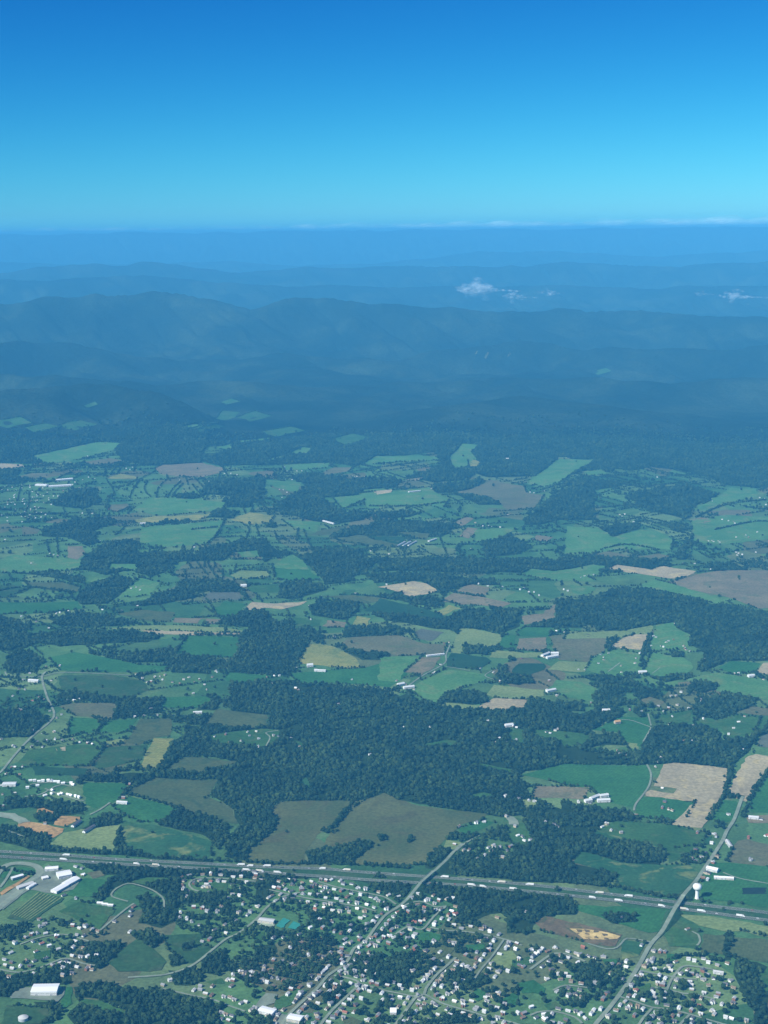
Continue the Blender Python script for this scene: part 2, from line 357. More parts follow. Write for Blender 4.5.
FIELDS = '''
A0 brown 230,25 300,12 470,15 455,75 420,80 300,65
A0 bright 285,70 380,75 410,95 370,130 270,140
A0 bright 430,85 550,75 520,125 480,130 385,130
A0 olive 560,75 690,75 680,145 620,150 560,180 500,170 530,125
A0 yellow 425,165 500,155 490,175 410,180
A0 tan 222,190 262,184 262,205 230,210
A0 gold 615,152 695,155 640,270 625,280 555,272 575,240 590,200
A0 dark 130,265 350,275 340,305 140,300
A0 bright 330,330 500,335 520,360 470,400 380,435 345,420
A0 grass 110,200 300,180 420,185 400,215 350,265 120,262 70,250
A0 dull 420,190 590,180 570,235 480,260 400,280 370,265
P olive 155,778 192,780 219,779.5 214,787 209,797 232,808 238,824 217,822 202,815 180,810 160,802 130,795 132,789
P olive 185,757 207,758 242,762 230,766 207,771 200,774 166,771 176,762
A0 bright 450,425 520,385 640,415 710,432 700,447 640,488 560,490 500,465
A0 dirt 75,490 120,488 255,515 250,530 213,552 150,530 70,505
A0 dirt 220,485 245,465 320,468 320,477 260,507 215,500
A0 dirt 150,437 175,432 225,450 222,460 145,456
A0 yellow 185,585 255,530 430,505 480,500 470,545 450,575 455,605 300,602
P patchy 122,822 155,825 192,835 213,842 212,855 205,859 150,857 126,850 119,836
A1 olive 70,70 100,35 170,45 300,60 300,105 150,115 50,95
A1 grass 70,140 150,128 280,115 350,120 350,160 290,195 230,185 130,180 60,175
A1 grass 385,145 440,170 445,195 420,190
A1 patchy 430,330 455,310 480,345 468,365
P maize 270,811 280,802 300,801 352,801 347,810 334,827 322,832 312,843 306,851 305,863 249,863 248,850 275,832 279,820
P maize 355,806 367,799 384,793 397,800 420,806 449,810 487,814 484,818 470,822 459,825 450,836 440,845 428,858 425,865 349,865 360,856 374,846 368,842 340,848 324,846 331,829
A2 yellow 230,25 240,10 385,22 375,42 300,40
A2 tan 380,25 430,0 575,0 562,36 510,42 420,38
A2 grass 145,180 250,160 300,165 280,185 180,190
A2 grass 345,250 420,260 540,285 530,298 440,280 350,270
A2 grass 350,380 400,370 440,380 420,395 350,395
P bright 521,775 540,770 564,764 576,764.5 646,765.5 651,775 650,785 634,808 611,803 597,796 592,790 575,787 545,780
A2 pink 600,345 768,350 823,358 798,400 768,402 590,388
A2 grass 500,110 560,120 560,180 500,170
A2 grass 600,120 700,125 768,135 768,165 680,160 600,150
A2 bright 300,515 400,480 440,490 350,540 305,540
A2 grass 480,460 560,490 600,560 560,590 500,570 490,520
A2 yellow 250,560 310,570 300,600 230,600
A2 yellow 545,400 610,400 600,440 560,430
A3 bright 60,120 170,70 290,70 295,120 260,190 190,165 170,130
A3 grass 0,150 60,140 40,180 0,190
A3 grass 40,195 120,180 70,205
A3 yellow 190,170 250,175 250,205 215,190
A3 grass 330,60 470,40 440,100 320,90
A3 grass 480,75 560,80 640,60 740,70 720,120 640,160 600,150 580,110 470,105
A3 brown 670,40 700,25 768,40 768,65 680,55
A3 grey 722,185 735,150 768,100 860,100 860,200 768,205
A3 tan 350,258 390,252 470,258 612,275 600,350 570,400 520,490 490,510 430,500 460,480 487,430 480,405 400,402 280,385 275,370 300,360 390,375 405,355 310,345 322,320
A3 tan 690,225 720,217 768,235 768,260 720,330 700,380 680,408 640,395 605,370 640,300 660,260
A3 bright 768,290 860,285 860,440 768,455 700,450 690,430 722,370
A3 bright 590,400 640,405 655,430 640,480 600,490 550,480 560,440
A3 bright 250,390 300,388 480,407 440,470 390,490 260,470 240,440
A3 patchy 70,540 150,490 300,490 500,510 545,548 535,578 400,593 260,575 130,562
A3 pink 680,470 720,463 768,470 768,497 690,492
P brown 738,841 748,839 775,846 775,868 743,864 727,862 732,850
P brown 640,700 650,697 665,702 660,708 645,706
B0 bright 0,165 60,170 180,170 310,165 330,195 200,212 60,215 0,228
B0 dull 0,110 40,100 120,115 30,150 0,152
B0 yellow 350,268 470,272 560,262 768,275 890,270 985,288 960,292 768,290 620,285
B0 tan 560,283 768,288 970,292 960,301 768,301 620,299
B0 olive 470,215 560,200 700,210 680,250 560,240
B0 pink 700,232 768,225 805,236 790,255 690,250
B0 bright 190,390 300,370 420,390 560,420 680,425 640,450 400,448 240,443
B0 dull 230,465 440,460 560,480 600,520 500,560 420,550 240,520
B0 bright 560,70 640,90 600,140 480,150 500,120
B0 olive 100,90 250,90 320,110 300,130 120,110
B0 bright 660,550 768,545 860,560 768,590 650,590
B1 bright 320,20 430,0 460,30 510,75 400,85 330,70
B1 yellow 150,60 190,42 300,45 310,70 180,80
B1 grass 215,105 350,95 350,130 240,130
B1 bright 85,200 130,165 210,175 180,225 100,230
B1 grey 70,130 190,130 190,160 40,160
B1 tan 212,192 240,168 330,175 460,165 430,182 360,198 300,192 230,204
B1 pink 60,235 125,238 110,258 45,255
B1 bright 0,305 190,310 170,390 40,390 0,375
B1 gold 425,410 430,370 480,335 560,345 650,390 680,430 560,430 440,415
B1 pink 520,265 540,240 620,250 610,270
B1 gold 640,265 660,225 715,235 700,268
B1 brown 600,335 620,310 768,305 860,310 930,335 1020,340 1010,375 930,380 830,385 720,368 640,360
B1 bright 380,455 560,440 690,432 768,400 860,385 860,460 790,510 700,500 560,490 430,490
B1 bright 130,470 150,450 280,460 330,465 250,490 140,485
B1 grass 400,230 520,240 510,265 410,275
B1 olive 520,145 640,140 768,160 700,175 600,160
B2 tan 0,110 60,95 120,85 170,95 215,120 200,130 110,150 60,130
B2 pink 280,130 320,105 350,98 420,110 410,140 360,145
B2 pink 225,160 280,132 400,150 510,175 470,190 370,180 300,180
B2 dark 0,160 100,180 180,200 270,240 200,240 60,220 0,208
B2 gold 205,210 260,180 310,195 280,200 230,225
B2 yellow 265,375 300,275 350,275 470,300 460,345 420,352 320,338 308,375
B2 yellow 420,390 440,362 560,372 640,370 620,390 500,395
B2 bright 530,290 560,270 670,270 660,305 540,305
B2 bright 460,330 480,302 530,302 520,360 460,355
B2 pink 540,315 650,310 645,370 530,360
B2 brown 660,305 768,290 890,310 880,370 830,395 768,410 700,400 680,360
B2 pink 550,225 640,215 690,175 680,240 560,260
B2 bright 560,50 590,35 680,45 768,20 900,25 820,70 768,85 690,85 540,60
B2 dark 245,400 270,372 410,390 430,405 380,440 250,430
B2 dark 510,450 540,415 640,415 640,440 570,465
B2 bright 100,512 180,470 240,440 430,460 400,485 350,500 240,540 200,582 140,540
B2 pink 80,450 150,390 225,388 200,430 150,460
B2 grey 120,290 150,275 240,290 190,325 130,315
B2 bright 0,390 60,385 150,388 80,445 60,490 0,485
B2 yellow 410,540 440,500 640,520 640,545 560,558 440,552
B2 tan 380,590 440,553 570,560 560,600 430,605
B2 bright 690,480 768,490 848,515 830,550 768,578 700,540 660,520
B2 yellow 650,440 700,405 830,410 768,450
B3 tan 125,35 165,20 300,40 350,25 480,45 440,70 380,75 280,60 170,45
B3 pink 380,90 440,70 560,45 680,42 830,45 830,190 730,195 640,160 560,140 460,120 430,110
B3 grass 260,100 320,80 400,100 560,150 620,180 540,172 400,140 280,115
B3 grass 0,100 80,110 60,135 0,140
B3 tan 140,347 190,312 230,300 270,290 300,310 270,362
B3 yellow -40,285 80,288 180,285 300,262 310,268 290,298 230,298 190,310 0,312
B3 bright 310,300 320,260 390,250 400,270 460,300 455,345 400,360 300,365 285,350
B3 grass 60,390 150,360 250,375 260,400 240,450 130,470 40,440
B3 bright 270,440 300,370 430,390 470,430 440,462 300,470
B3 bright 570,430 620,405 740,415 720,450 620,455
B3 tan 720,450 750,412 830,415 830,470
B3 grass 440,480 560,450 768,500 768,560 740,555 620,535 560,525 570,495 450,488
C0 bright 150,165 130,145 320,105 390,90 490,95 460,120 380,140 300,162 200,175
C0 tan 0,175 90,180 100,190 0,205
C0 brown 75,225 130,213 270,215 180,235 90,238
C0 brown 320,170 440,155 500,165 400,185
C0 pink 620,195 650,180 768,178 890,190 900,205 800,232 768,238 640,215
C0 gold 430,235 480,215 540,225 550,235
C0 brown 440,340 510,335 520,350 470,370 430,360
C0 gold 540,400 620,385 768,378 850,370 840,388 768,400 640,410 540,412
C0 brown 175,410 230,395 310,400 260,417
C0 brown 90,425 120,430 160,440 150,455 90,460
C0 pink 270,505 330,505 340,530 310,560 270,550
C0 bright 530,360 600,310 768,330 900,330 890,360 768,372 620,380
C0 bright 560,430 700,420 900,400 860,470 768,500 660,510 560,490
C0 bright 0,560 60,540 200,550 330,570 310,600 0,610
C0 bright 430,600 440,575 550,578 540,605
C1 bright 290,165 380,140 360,155 310,170
C1 bright 380,140 440,110 480,115 460,140
C1 bright 90,115 160,95 160,125
C1 grass 0,35 60,20 100,15 20,42
C1 grass 190,85 310,72 300,80 200,92
C1 bright 360,180 550,172 540,190 370,205
C1 brown 510,215 570,190 645,190 630,205 540,220
C1 gold 155,400 230,370 330,385 310,410 240,420
C1 olive 580,480 660,460 768,470 768,510 680,500
C1 olive 470,460 520,440 630,420 560,460
C1 bright 290,240 440,250 420,290 330,270
C1 bright 360,400 520,410 500,450 400,430
C1 tan 730,285 800,278 800,303 740,300
C1 bright 560,310 670,300 740,290 750,360 700,350 690,320 600,360
C1 bright 180,530 260,522 270,548 200,550
C1 bright 310,590 400,535 440,560 470,600
C2 bright 260,150 310,95 380,100 350,130 380,165 340,190 280,200
C2 gold 335,165 360,160 385,170 380,190 340,190
C2 bright -80,175 0,155 140,143 230,155 170,165 0,172
C2 pink 80,240 170,228 140,245
C2 bright 410,210 580,215 640,218 560,222
C2 brown 290,290 380,265 430,240 560,265 570,290 640,300 610,350 490,360 460,330 400,305
C2 bright 575,250 700,155 768,160 850,155 768,200 720,240 640,270
C2 pink 265,415 330,388 360,395 310,425
C2 pink 300,465 335,430 375,435 340,475
C2 pink 590,480 610,460 680,470 650,488
C2 dark 0,480 0,460 100,470 60,500
C2 olive 60,450 190,455 170,480 110,475
C2 bright 0,300 180,270 260,320 240,350 0,340
C2 bright 360,440 540,430 450,480 370,490
C3 brown 70,540 130,525 230,550 330,535 390,550 330,563 150,553
C3 pink 450,400 500,390 550,395 520,415
C3 bright 590,290 620,270 725,275 720,310 680,320 600,330 480,360
C3 bright 20,210 100,200 130,215 60,225
C3 bright 460,400 600,380 768,390 768,480 600,500 470,490
C3 grass 0,420 80,430 150,470 260,440 330,450 390,480 380,520 200,520 0,540
R3 grass 250,95 310,65 440,70 590,100 560,140 500,180 470,190 465,150 320,110
R3 patchy 180,190 205,155 250,165 330,190 440,195 530,195 560,220 540,260 500,295 430,290 312,258 310,225 200,192
R3 bright 200,315 250,318 480,330 450,395 410,400 280,360 190,330
R3 claypit 70,370 100,350 200,370 330,405 310,440 250,435 90,395
R3 sand 172,387 215,388 262,394 325,410 315,418 270,420 215,418 195,402
R3 bright 580,190 650,190 768,200 850,205 850,330 768,325 640,305 565,300
R3 pond 690,265 765,264 765,283 690,284
R3 yellow 500,345 600,350 768,380 850,390 850,410 768,412 690,395 640,396 560,378
R3 olive 565,460 575,402 640,405 635,465
R3 olive 660,412 768,420 850,430 850,500 768,490 650,470
R3 grass 460,400 500,360 560,380 560,440 470,440
R3 grass 740,540 768,500 850,500 850,580 760,575
R3 patchy 330,420 400,430 380,470 330,480
R3 tan 480,75 560,0 610,0 600,40 570,85 530,82
T0 grass 350,430 480,370 690,420 600,540 540,515
T0 bright 400,330 510,230 660,250 560,340 450,345
T0 brown 520,200 600,185 630,215 560,235
T1 grass 20,255 80,225 250,230 230,260 100,270
T1 grass 500,250 600,255 590,320 520,310
U0 dull 40,440 290,460 300,520 250,552 0,560 20,500
U0 bright 400,335 430,330 432,430 385,465 365,440
U0 grass 490,400 600,410 740,470 768,500 640,490 480,440
U0 grass 200,130 300,110 300,160 210,170
U1 dull 0,80 60,40 150,100 230,180 200,230 0,240 -60,240 -120,190
U1 dull 210,20 440,10 450,60 500,110 400,190 330,190 240,100
U1 grass 460,300 560,280 580,310 500,315
U2 grass 0,0 50,0 50,40 0,70
U2 grass 110,420 220,340 320,350 250,395 210,440 110,470
U2 olive 520,530 570,510 640,540 620,560 530,560
U3 bright 170,20 260,0 350,20 330,55 210,60
U3 bright 490,80 600,75 610,110 540,130 490,110
U3 olive 290,120 350,80 420,110 400,130 320,160
U3 yellow 640,180 690,125 768,115 800,150 768,230 690,200
U3 bright 520,380 560,340 620,370 600,400 560,420
U3 bright 690,420 768,370 800,370 800,440 720,450
U4 grass 0,170 100,150 140,190 60,210 0,220
U4 bright 30,310 130,290 200,340 190,380 60,370
U4 grass 190,440 260,420 290,450 220,475
U4 bright 540,170 640,165 620,200 560,195
U5 grass 0,320 60,310 70,370 0,375
U5 bright 160,130 240,140 210,180 160,180
P grass 208,416 222,411 240,413 228,420
P grass 236,418 255,411 272,416 250,422
P grass 222,402 232,399 240,402 226,405
P grass 84,406 95,402 98,405 88,408
P grass -10,422 20,417 32,424 8,429
P grass 25,429 45,424 62,428 35,434
P grass 60,426 80,421 98,425 75,431
P grass 190,429 215,424 226,428 200,433
P grass 262,432 290,427 305,431 275,437
P grass 330,440 352,434 372,438 345,446
P brown 484,358 487,353 489,353 486,359
P brown 507,357 510,353 511,355 508,358
P brown 475,355 477,351 478,352 476,356
P grass 590,372 606,369 612,372 598,375
'''
FIELD = []
for ln in FIELDS.strip().splitlines():
    t, m, s = ln.split(' ', 2); m = 'pale' if (t[0] == 'C' or t in ('B0', 'B2', 'B3')) and m in ('bright', 'grass') and (len(s) % 3 or t[0] == 'C') else m; FIELD.append((m, tw(t, s)))

WOODS = '''
A0 -40,60 0,55 60,45 150,50 190,85 130,140 100,150 0,150 -40,150
A0 480,15 570,0 660,0 640,50 530,70 460,75
A0 330,305 430,305 520,290 610,290 560,325 470,330 340,325
A0 610,295 650,260 690,190 768,175 768,215 720,235 665,285 768,285 768,318 600,310
A0 -40,510 40,505 150,530 200,545 170,600 120,600 60,580 0,565 -40,560
A0 370,495 420,455 490,470 480,495 400,540 330,545 320,520
A0 480,545 540,545 550,598 460,598 450,570
A0 620,490 710,445 768,460 840,475 900,500 910,560 880,600 840,560 768,530
A0 130,455 200,460 240,465 210,500 150,480
A0 20,400 100,395 250,410 330,440 340,460 250,450 120,430 40,425
A1 -10,100 100,115 300,110 310,60 170,45 110,0 250,-10 700,-10 768,0 768,380 650,405 350,405 310,440 345,480 320,520 230,590 130,600 160,540 190,500 160,430 70,380 110,320 40,305 60,285 200,255 130,235 0,220
A2 -5,0 120,-5 210,20 230,30 400,45 560,40 585,0 640,0 700,50 768,60 830,40 900,20 960,50 830,120 768,130 768,250 700,270 640,280 560,285 530,310 590,390 560,470 590,460 470,470 420,460 260,435 60,400 0,375
A3 -10,80 60,60 170,35 150,60 60,100 0,120
A3 0,190 60,210 250,210 295,105 470,102 560,115 590,160 720,150 700,200 640,250 610,275 350,255 290,260 0,255
A3 60,140 120,135 190,160 180,180 120,180 60,190
A3 -60,400 20,430 130,440 240,460 270,480 120,490 60,540 140,570 340,600 200,640 -60,640
A3 430,400 490,410 440,490 390,490 440,460
A3 480,-10 700,-10 660,40 590,75 480,70
A3 715,140 768,75 768,95 735,150
R3 -10,175 40,60 60,0 260,60 245,105 240,130 190,160 180,190 300,215 310,235 270,262 200,250 0,245
R3 240,115 310,110 460,150 465,170 440,195 330,188 245,160
R3 420,55 480,40 520,70 480,80
T4 -30,305 0,300 280,310 400,390 380,450 250,450 130,510 130,560 -30,560
T3 370,130 480,110 768,130 800,190 768,240 600,225 350,200
T3 240,130 270,80 400,40 420,80 320,180 250,170
T3 330,260 460,290 768,310 800,400 768,480 700,440 600,460 500,500 450,470 440,400 380,370 300,330 240,320 240,280
T3 -10,240 190,262 130,350 0,335
T2 40,190 768,225 768,300 640,250 520,235 300,230 60,235
T2 0,255 100,230 150,260 80,330 30,400 0,380
P 306,852 330,850 368,842 374,846 350,863 310,863
R2 -90,170 -60,90 0,55 60,30 50,80 -10,120 -20,185
R1 130,140 370,155 640,180 640,190 100,152
R1 470,50 530,40 650,90 650,112 480,78
R1 -10,35 50,0 240,20 250,40 180,50 100,20
R1 240,190 500,205 768,222 768,235 540,225 300,225
T1 0,190 300,200 320,260 380,330 560,330 600,345 560,395 420,380 320,390 300,420 310,480 200,530 60,500 90,430 60,350 130,330 200,390 235,385 220,340 200,330 100,290 0,262
R1 340,110 370,80 410,110 410,140 350,140
T0 540,340 660,240 768,180 768,255 690,285 660,330 600,370
U0 -20,270 100,260 260,240 340,220 430,240 430,310 330,320 130,330 60,390 -20,390
U0 200,420 330,420 370,480 300,550 180,555 290,500
U0 440,330 640,310 768,350 768,460 600,405 500,395 430,470 400,500 450,560 768,560 768,490 640,490 480,445
U0 520,90 640,60 768,70 660,190 560,230 510,200
U1 0,345 200,345 370,390 500,420 590,440 550,500 540,560 0,560
U1 20,20 130,0 230,40 160,90 60,50
U1 440,170 580,100 590,220 540,260 430,240
U1 240,230 430,240 480,270 400,320 280,320
U2 0,90 110,70 130,120 60,170 0,190
U2 600,180 680,130 768,150 768,270 700,280 640,250
U2 420,380 520,330 560,400 480,430 400,430
U3 0,180 150,160 200,230 160,330 0,310
U3 380,480 500,460 560,552 380,552
U3 430,240 560,250 660,300 560,340 440,310
U4 380,190 540,200 560,330 420,340 370,260
U5 570,170 700,180 768,210 768,560 700,560 690,480 640,430 600,330 560,240
U5 520,0 560,0 545,170 500,170
B0 310,150 330,120 460,65 530,80 490,130 430,175 330,180
B0 190,230 350,215 480,235 560,255 480,265 230,262
B0 -20,230 60,240 130,260 80,290 180,300 350,278 420,290 560,290 650,302 590,330 420,335 240,345 150,330 60,370 -20,340
B0 30,380 120,370 170,400 150,450 40,455 20,430
B0 600,370 768,330 860,380 768,450 690,450 670,410 530,410 400,390 530,385
B0 420,425 460,415 470,445 420,445
B0 490,425 515,430 490,450
B0 240,530 330,530 470,560 660,550 640,600 480,600 450,570 310,560 220,545
B0 320,-5 700,-5 660,50 600,70 520,40 430,60 330,40
B0 680,130 768,120 768,150 640,180 520,185 580,160
B0 0,0 60,20 200,40 340,80 330,95 150,60 0,40
B1 180,310 280,250 400,250 410,300 440,260 480,270 475,300 430,380 380,460 330,460 150,450 130,420 190,380 180,340
B1 480,190 500,165 670,170 660,210 620,240 480,220
B1 605,290 620,270 768,275 768,300 600,310
B1 630,370 700,360 768,385 768,405 680,400
B1 450,-5 768,-5 700,30 620,90 530,100 510,60
B1 350,90 520,90 540,120 400,160 350,150
B1 0,90 150,90 220,130 230,160 190,130 70,125 0,150
B1 140,240 200,205 300,205 330,240 260,270 130,260
B1 150,500 250,480 400,490 560,500 768,540 768,610 110,610 170,600
B1 40,540 130,560 90,600 20,600
B1 0,400 130,410 120,440 0,450
B2 0,60 200,60 420,80 470,100 350,100 270,120 240,150 215,125 150,85 60,85 0,100
B2 0,0 768,-5 690,30 560,40 420,55 250,50 0,40
B2 0,212 240,240 320,195 550,210 545,265 480,290 330,270 280,280 200,275 60,250 0,235
B2 550,270 680,240 690,165 768,160 768,265 580,270
B2 315,345 410,350 420,380 320,375
B2 210,575 220,545 330,525 410,530 410,570 350,580 230,590
B2 20,560 90,535 150,570 200,605 0,605
B2 560,590 600,560 700,570 768,580 768,605 560,605
B2 440,470 500,460 590,470 590,490 530,500 430,480
B2 0,130 110,155 240,155 240,185 180,185 60,160 0,155
B3 -60,195 0,170 70,150 150,125 250,115 310,125 400,145 560,180 768,200 860,205 860,420 768,410 600,405 520,445 480,440 500,400 530,370 460,340 460,300 400,270 400,250 310,260 250,285 80,280 80,260 -60,260
B3 450,500 480,485 560,490 565,515 510,530 450,520
B3 30,470 120,460 250,490 240,510 100,490
B3 80,530 150,510 200,520 180,560 240,580 70,590
B3 240,545 280,515 330,540 310,590 260,590
B3 560,570 600,535 680,550 740,560 680,600 540,600
B3 80,-5 380,-5 380,20 290,38 170,18 100,25
B3 520,20 560,12 690,40 660,48 540,45
B3 300,470 400,460 450,470 360,490
C0 -40,80 60,75 320,80 310,110 150,125 -40,135
C0 260,65 400,60 500,40 700,30 768,20 768,170 620,185 490,160 450,110 500,90 400,80
C0 -40,205 80,200 75,230 130,240 60,260 -40,255
C0 210,330 280,280 370,280 410,320 340,355 220,345
C0 160,440 280,400 450,395 460,410 380,440 390,490 350,505 280,470 170,465
C0 340,540 430,490 540,490 560,540 720,530 740,550 680,590 590,600 440,575 430,600 320,600
C0 480,455 640,412 768,402 600,422
C0 700,300 768,295 800,310 720,320
C1 -10,140 100,140 200,100 320,90 500,60 768,60 768,150 660,185 550,170 360,178 280,182 100,182
C1 60,250 150,240 290,245 290,290 230,350 120,350 130,320 180,310 40,295
C1 400,230 480,220 640,235 768,230 768,270 680,280 660,305 560,310 500,310 570,350 580,365 740,375 680,400 560,420 420,385 360,380 360,320 440,290 450,260
C1 70,380 100,360 190,370 150,395 80,390
C1 -10,560 80,510 200,480 300,480 330,530 380,530 430,560 500,520 680,520 720,580 680,605 500,605 460,580 420,535 320,550 300,570 260,525 170,530 130,560 0,580
C1 550,470 640,430 768,410 768,455 600,470
C1 290,430 340,410 330,430
C2 -5,60 768,60 768,150 690,150 640,220 420,230 230,185 200,130 0,150
C2 80,230 230,185 360,200 340,240 200,250
C2 200,260 410,240 380,270 280,290 200,290
C2 290,300 400,310 470,340 380,340
C2 0,360 150,370 100,390 0,390
C2 0,400 170,410 320,430 240,445 0,420
C2 100,440 240,440 270,455 190,470
C2 580,380 680,290 768,240 768,400 700,400 620,420 560,420
C2 400,490 500,460 590,510 520,540 400,550
C2 180,570 380,560 490,560 560,590 768,560 768,605 200,605
C3 -10,215 50,200 150,195 240,200 330,180 440,200 600,260 730,270 768,250 768,110 -10,60
C3 200,300 330,280 440,260 560,300 470,350 440,400 330,370 240,335
C3 90,430 240,415 260,435 140,470
C3 230,490 300,460 400,490 410,510
C3 400,560 420,500 540,420 600,430 520,470 440,520 440,560
C3 -10,545 150,545 330,560 400,580 330,605 -10,605
C3 520,590 560,575 660,585 690,605
C3 0,250 160,245 190,262 60,285 0,275
'''
WOOD = [tw(*ln.split(' ', 1)) for ln in WOODS.strip().splitlines()]
# copses that stand inside fields
COPSES = [tw(*ln.split(' ', 1)) for ln in '''
P 306,852 330,850 368,842 374,846 350,863 310,863
A2 90,560 110,545 120,560 100,575
P 378,837 386,835 388,840 380,842
B2 315,345 410,350 420,380 320,375
U1 320,90 350,75 390,90 380,115 330,118
U1 240,150 310,160 310,205 260,210
R3 265,345 330,342 370,350 370,368 300,372
B3 380,370 430,372 430,390 385,390
A3 600,375 640,380 640,395 610,395
A3 645,380 675,385 670,400 645,398'''.strip().splitlines()]
HEDGES = [tw(*ln.split(' ', 1)) for ln in '''
P 353,803 346,812 333,828 326,833
A1 520,525 580,530
A3 620,275 605,330 590,390 555,440 530,480
A3 768,262 740,320 705,380 665,470
A0 500,365 560,335 610,300
A0 520,380 640,412 715,435
R3 440,290 500,295
R3 20,240 200,252 300,262 440,290
R3 520,300 640,320 768,345
R1 0,210 100,225
R1 640,185 768,190
R2 0,190 270,195 460,205
T2 40,150 300,160
T5 250,370 400,385 520,400 768,430
U5 150,215 240,150 330,150 480,180
C0 320,160 410,150
A2 410,455 480,465
B3 290,310 270,360 265,420
B3 300,300 285,370
B1 475,300 440,370 385,455
A0 370,70 420,80 400,110
C1 0,440 100,430
C2 0,350 120,345 250,330
C2 120,420 260,400
C3 100,520 200,500 330,520
C3 480,390 600,340 760,320
C3 560,440 700,410 768,400
C3 0,360 120,350 240,340
B0 0,130 100,110 300,130
B0 0,470 100,480
B1 40,300 190,305'''.strip().splitlines()]

def fill(name, poly, m, dz):
    """a sheet with the outline POLY that follows the ground DZ above it"""
    D = np.hypot(*poly.mean(0)); s = max(16.0, D*0.006)
    b = []
    for a, c in zip(poly, np.roll(poly, -1, 0)):
        k = max(1, int(np.hypot(*(c-a))/s))
        for i in range(k):
            q = a+(c-a)*i/k
            if i: q = q+rng.normal(0, s*0.11, 2)
            b.append(q)
    b = np.array(b); lo, hi = b.min(0), b.max(0)
    gx, gy = np.meshgrid(np.arange(lo[0]+s/2, hi[0], s), np.arange(lo[1]+s/2, hi[1], s))
    g = np.stack([gx.ravel(), gy.ravel()], 1)+rng.uniform(-s*.1, s*.1, (gx.size, 2)); g = g[pip(b, g)]
    o = b.mean(0); vs = [Vector(p-o) for p in np.concatenate([b, g])]; n = len(b)
    r = delaunay_2d_cdt(vs, [], [list(range(n))], 1, 1e-4)
    v = np.array([(p.x, p.y) for p in r[0]])+o
    return struct(name, new_mesh(name, np.column_stack([v, terr(v[:, 0], v[:, 1])+dz]), [list(f) for f in r[2]], m, None, True))
for i, p in enumerate(WOOD): fill('woodland_floor', p, M['floor'], 0.15+0.003*i)
for i, (m, p) in enumerate(FIELD): fill('field', p, M[m], 0.6+0.003*i)
for i, p in enumerate(COPSES): fill('woodland_floor', p, M['floor'], 1.3+0.003*i)

# ------------------------------------------------------------------ roads
def resample(p, step):
    p = np.asarray(p, float); d = np.r_[0, np.cumsum(np.hypot(*np.diff(p, axis=0).T))]
    # smooth corners with a Catmull-Rom pass
    q = []; 
    for i in range(len(p)-1):
        a, b, c, e = p[max(i-1, 0)], p[i], p[i+1], p[min(i+2, len(p)-1)]; L = d[i+1]-d[i]; k = max(1, int(L/step))
        for j in range(k):
            t = j/k; q.append(0.5*((2*b)+(c-a)*t+(2*a-5*b+4*c-e)*t*t+(3*b-a-3*c+e)*t**3))
    q.append(p[-1]); return np.array(q)
def normals(c):
    t = np.gradient(c, axis=0); t /= np.linalg.norm(t, axis=1, keepdims=True)+1e-9; return np.stack([-t[:, 1], t[:, 0]], 1)
def ribbon(name, c, w, m, dz, off=0.0, zadd=None):
    nn = normals(c); a = c+nn*(off-w/2); b = c+nn*(off+w/2)
    z0 = terr(c[:, 0], c[:, 1])+dz+(0 if zadd is None else zadd)
    v = np.empty((2*len(c), 3)); v[0::2, :2] = a; v[1::2, :2] = b; v[0::2, 2] = z0; v[1::2, 2] = z0
    k = np.arange(len(c)-1)*2
    return struct(name, new_mesh(name, v, np.stack([k, k+2, k+3, k+1], 1), m, None, True))
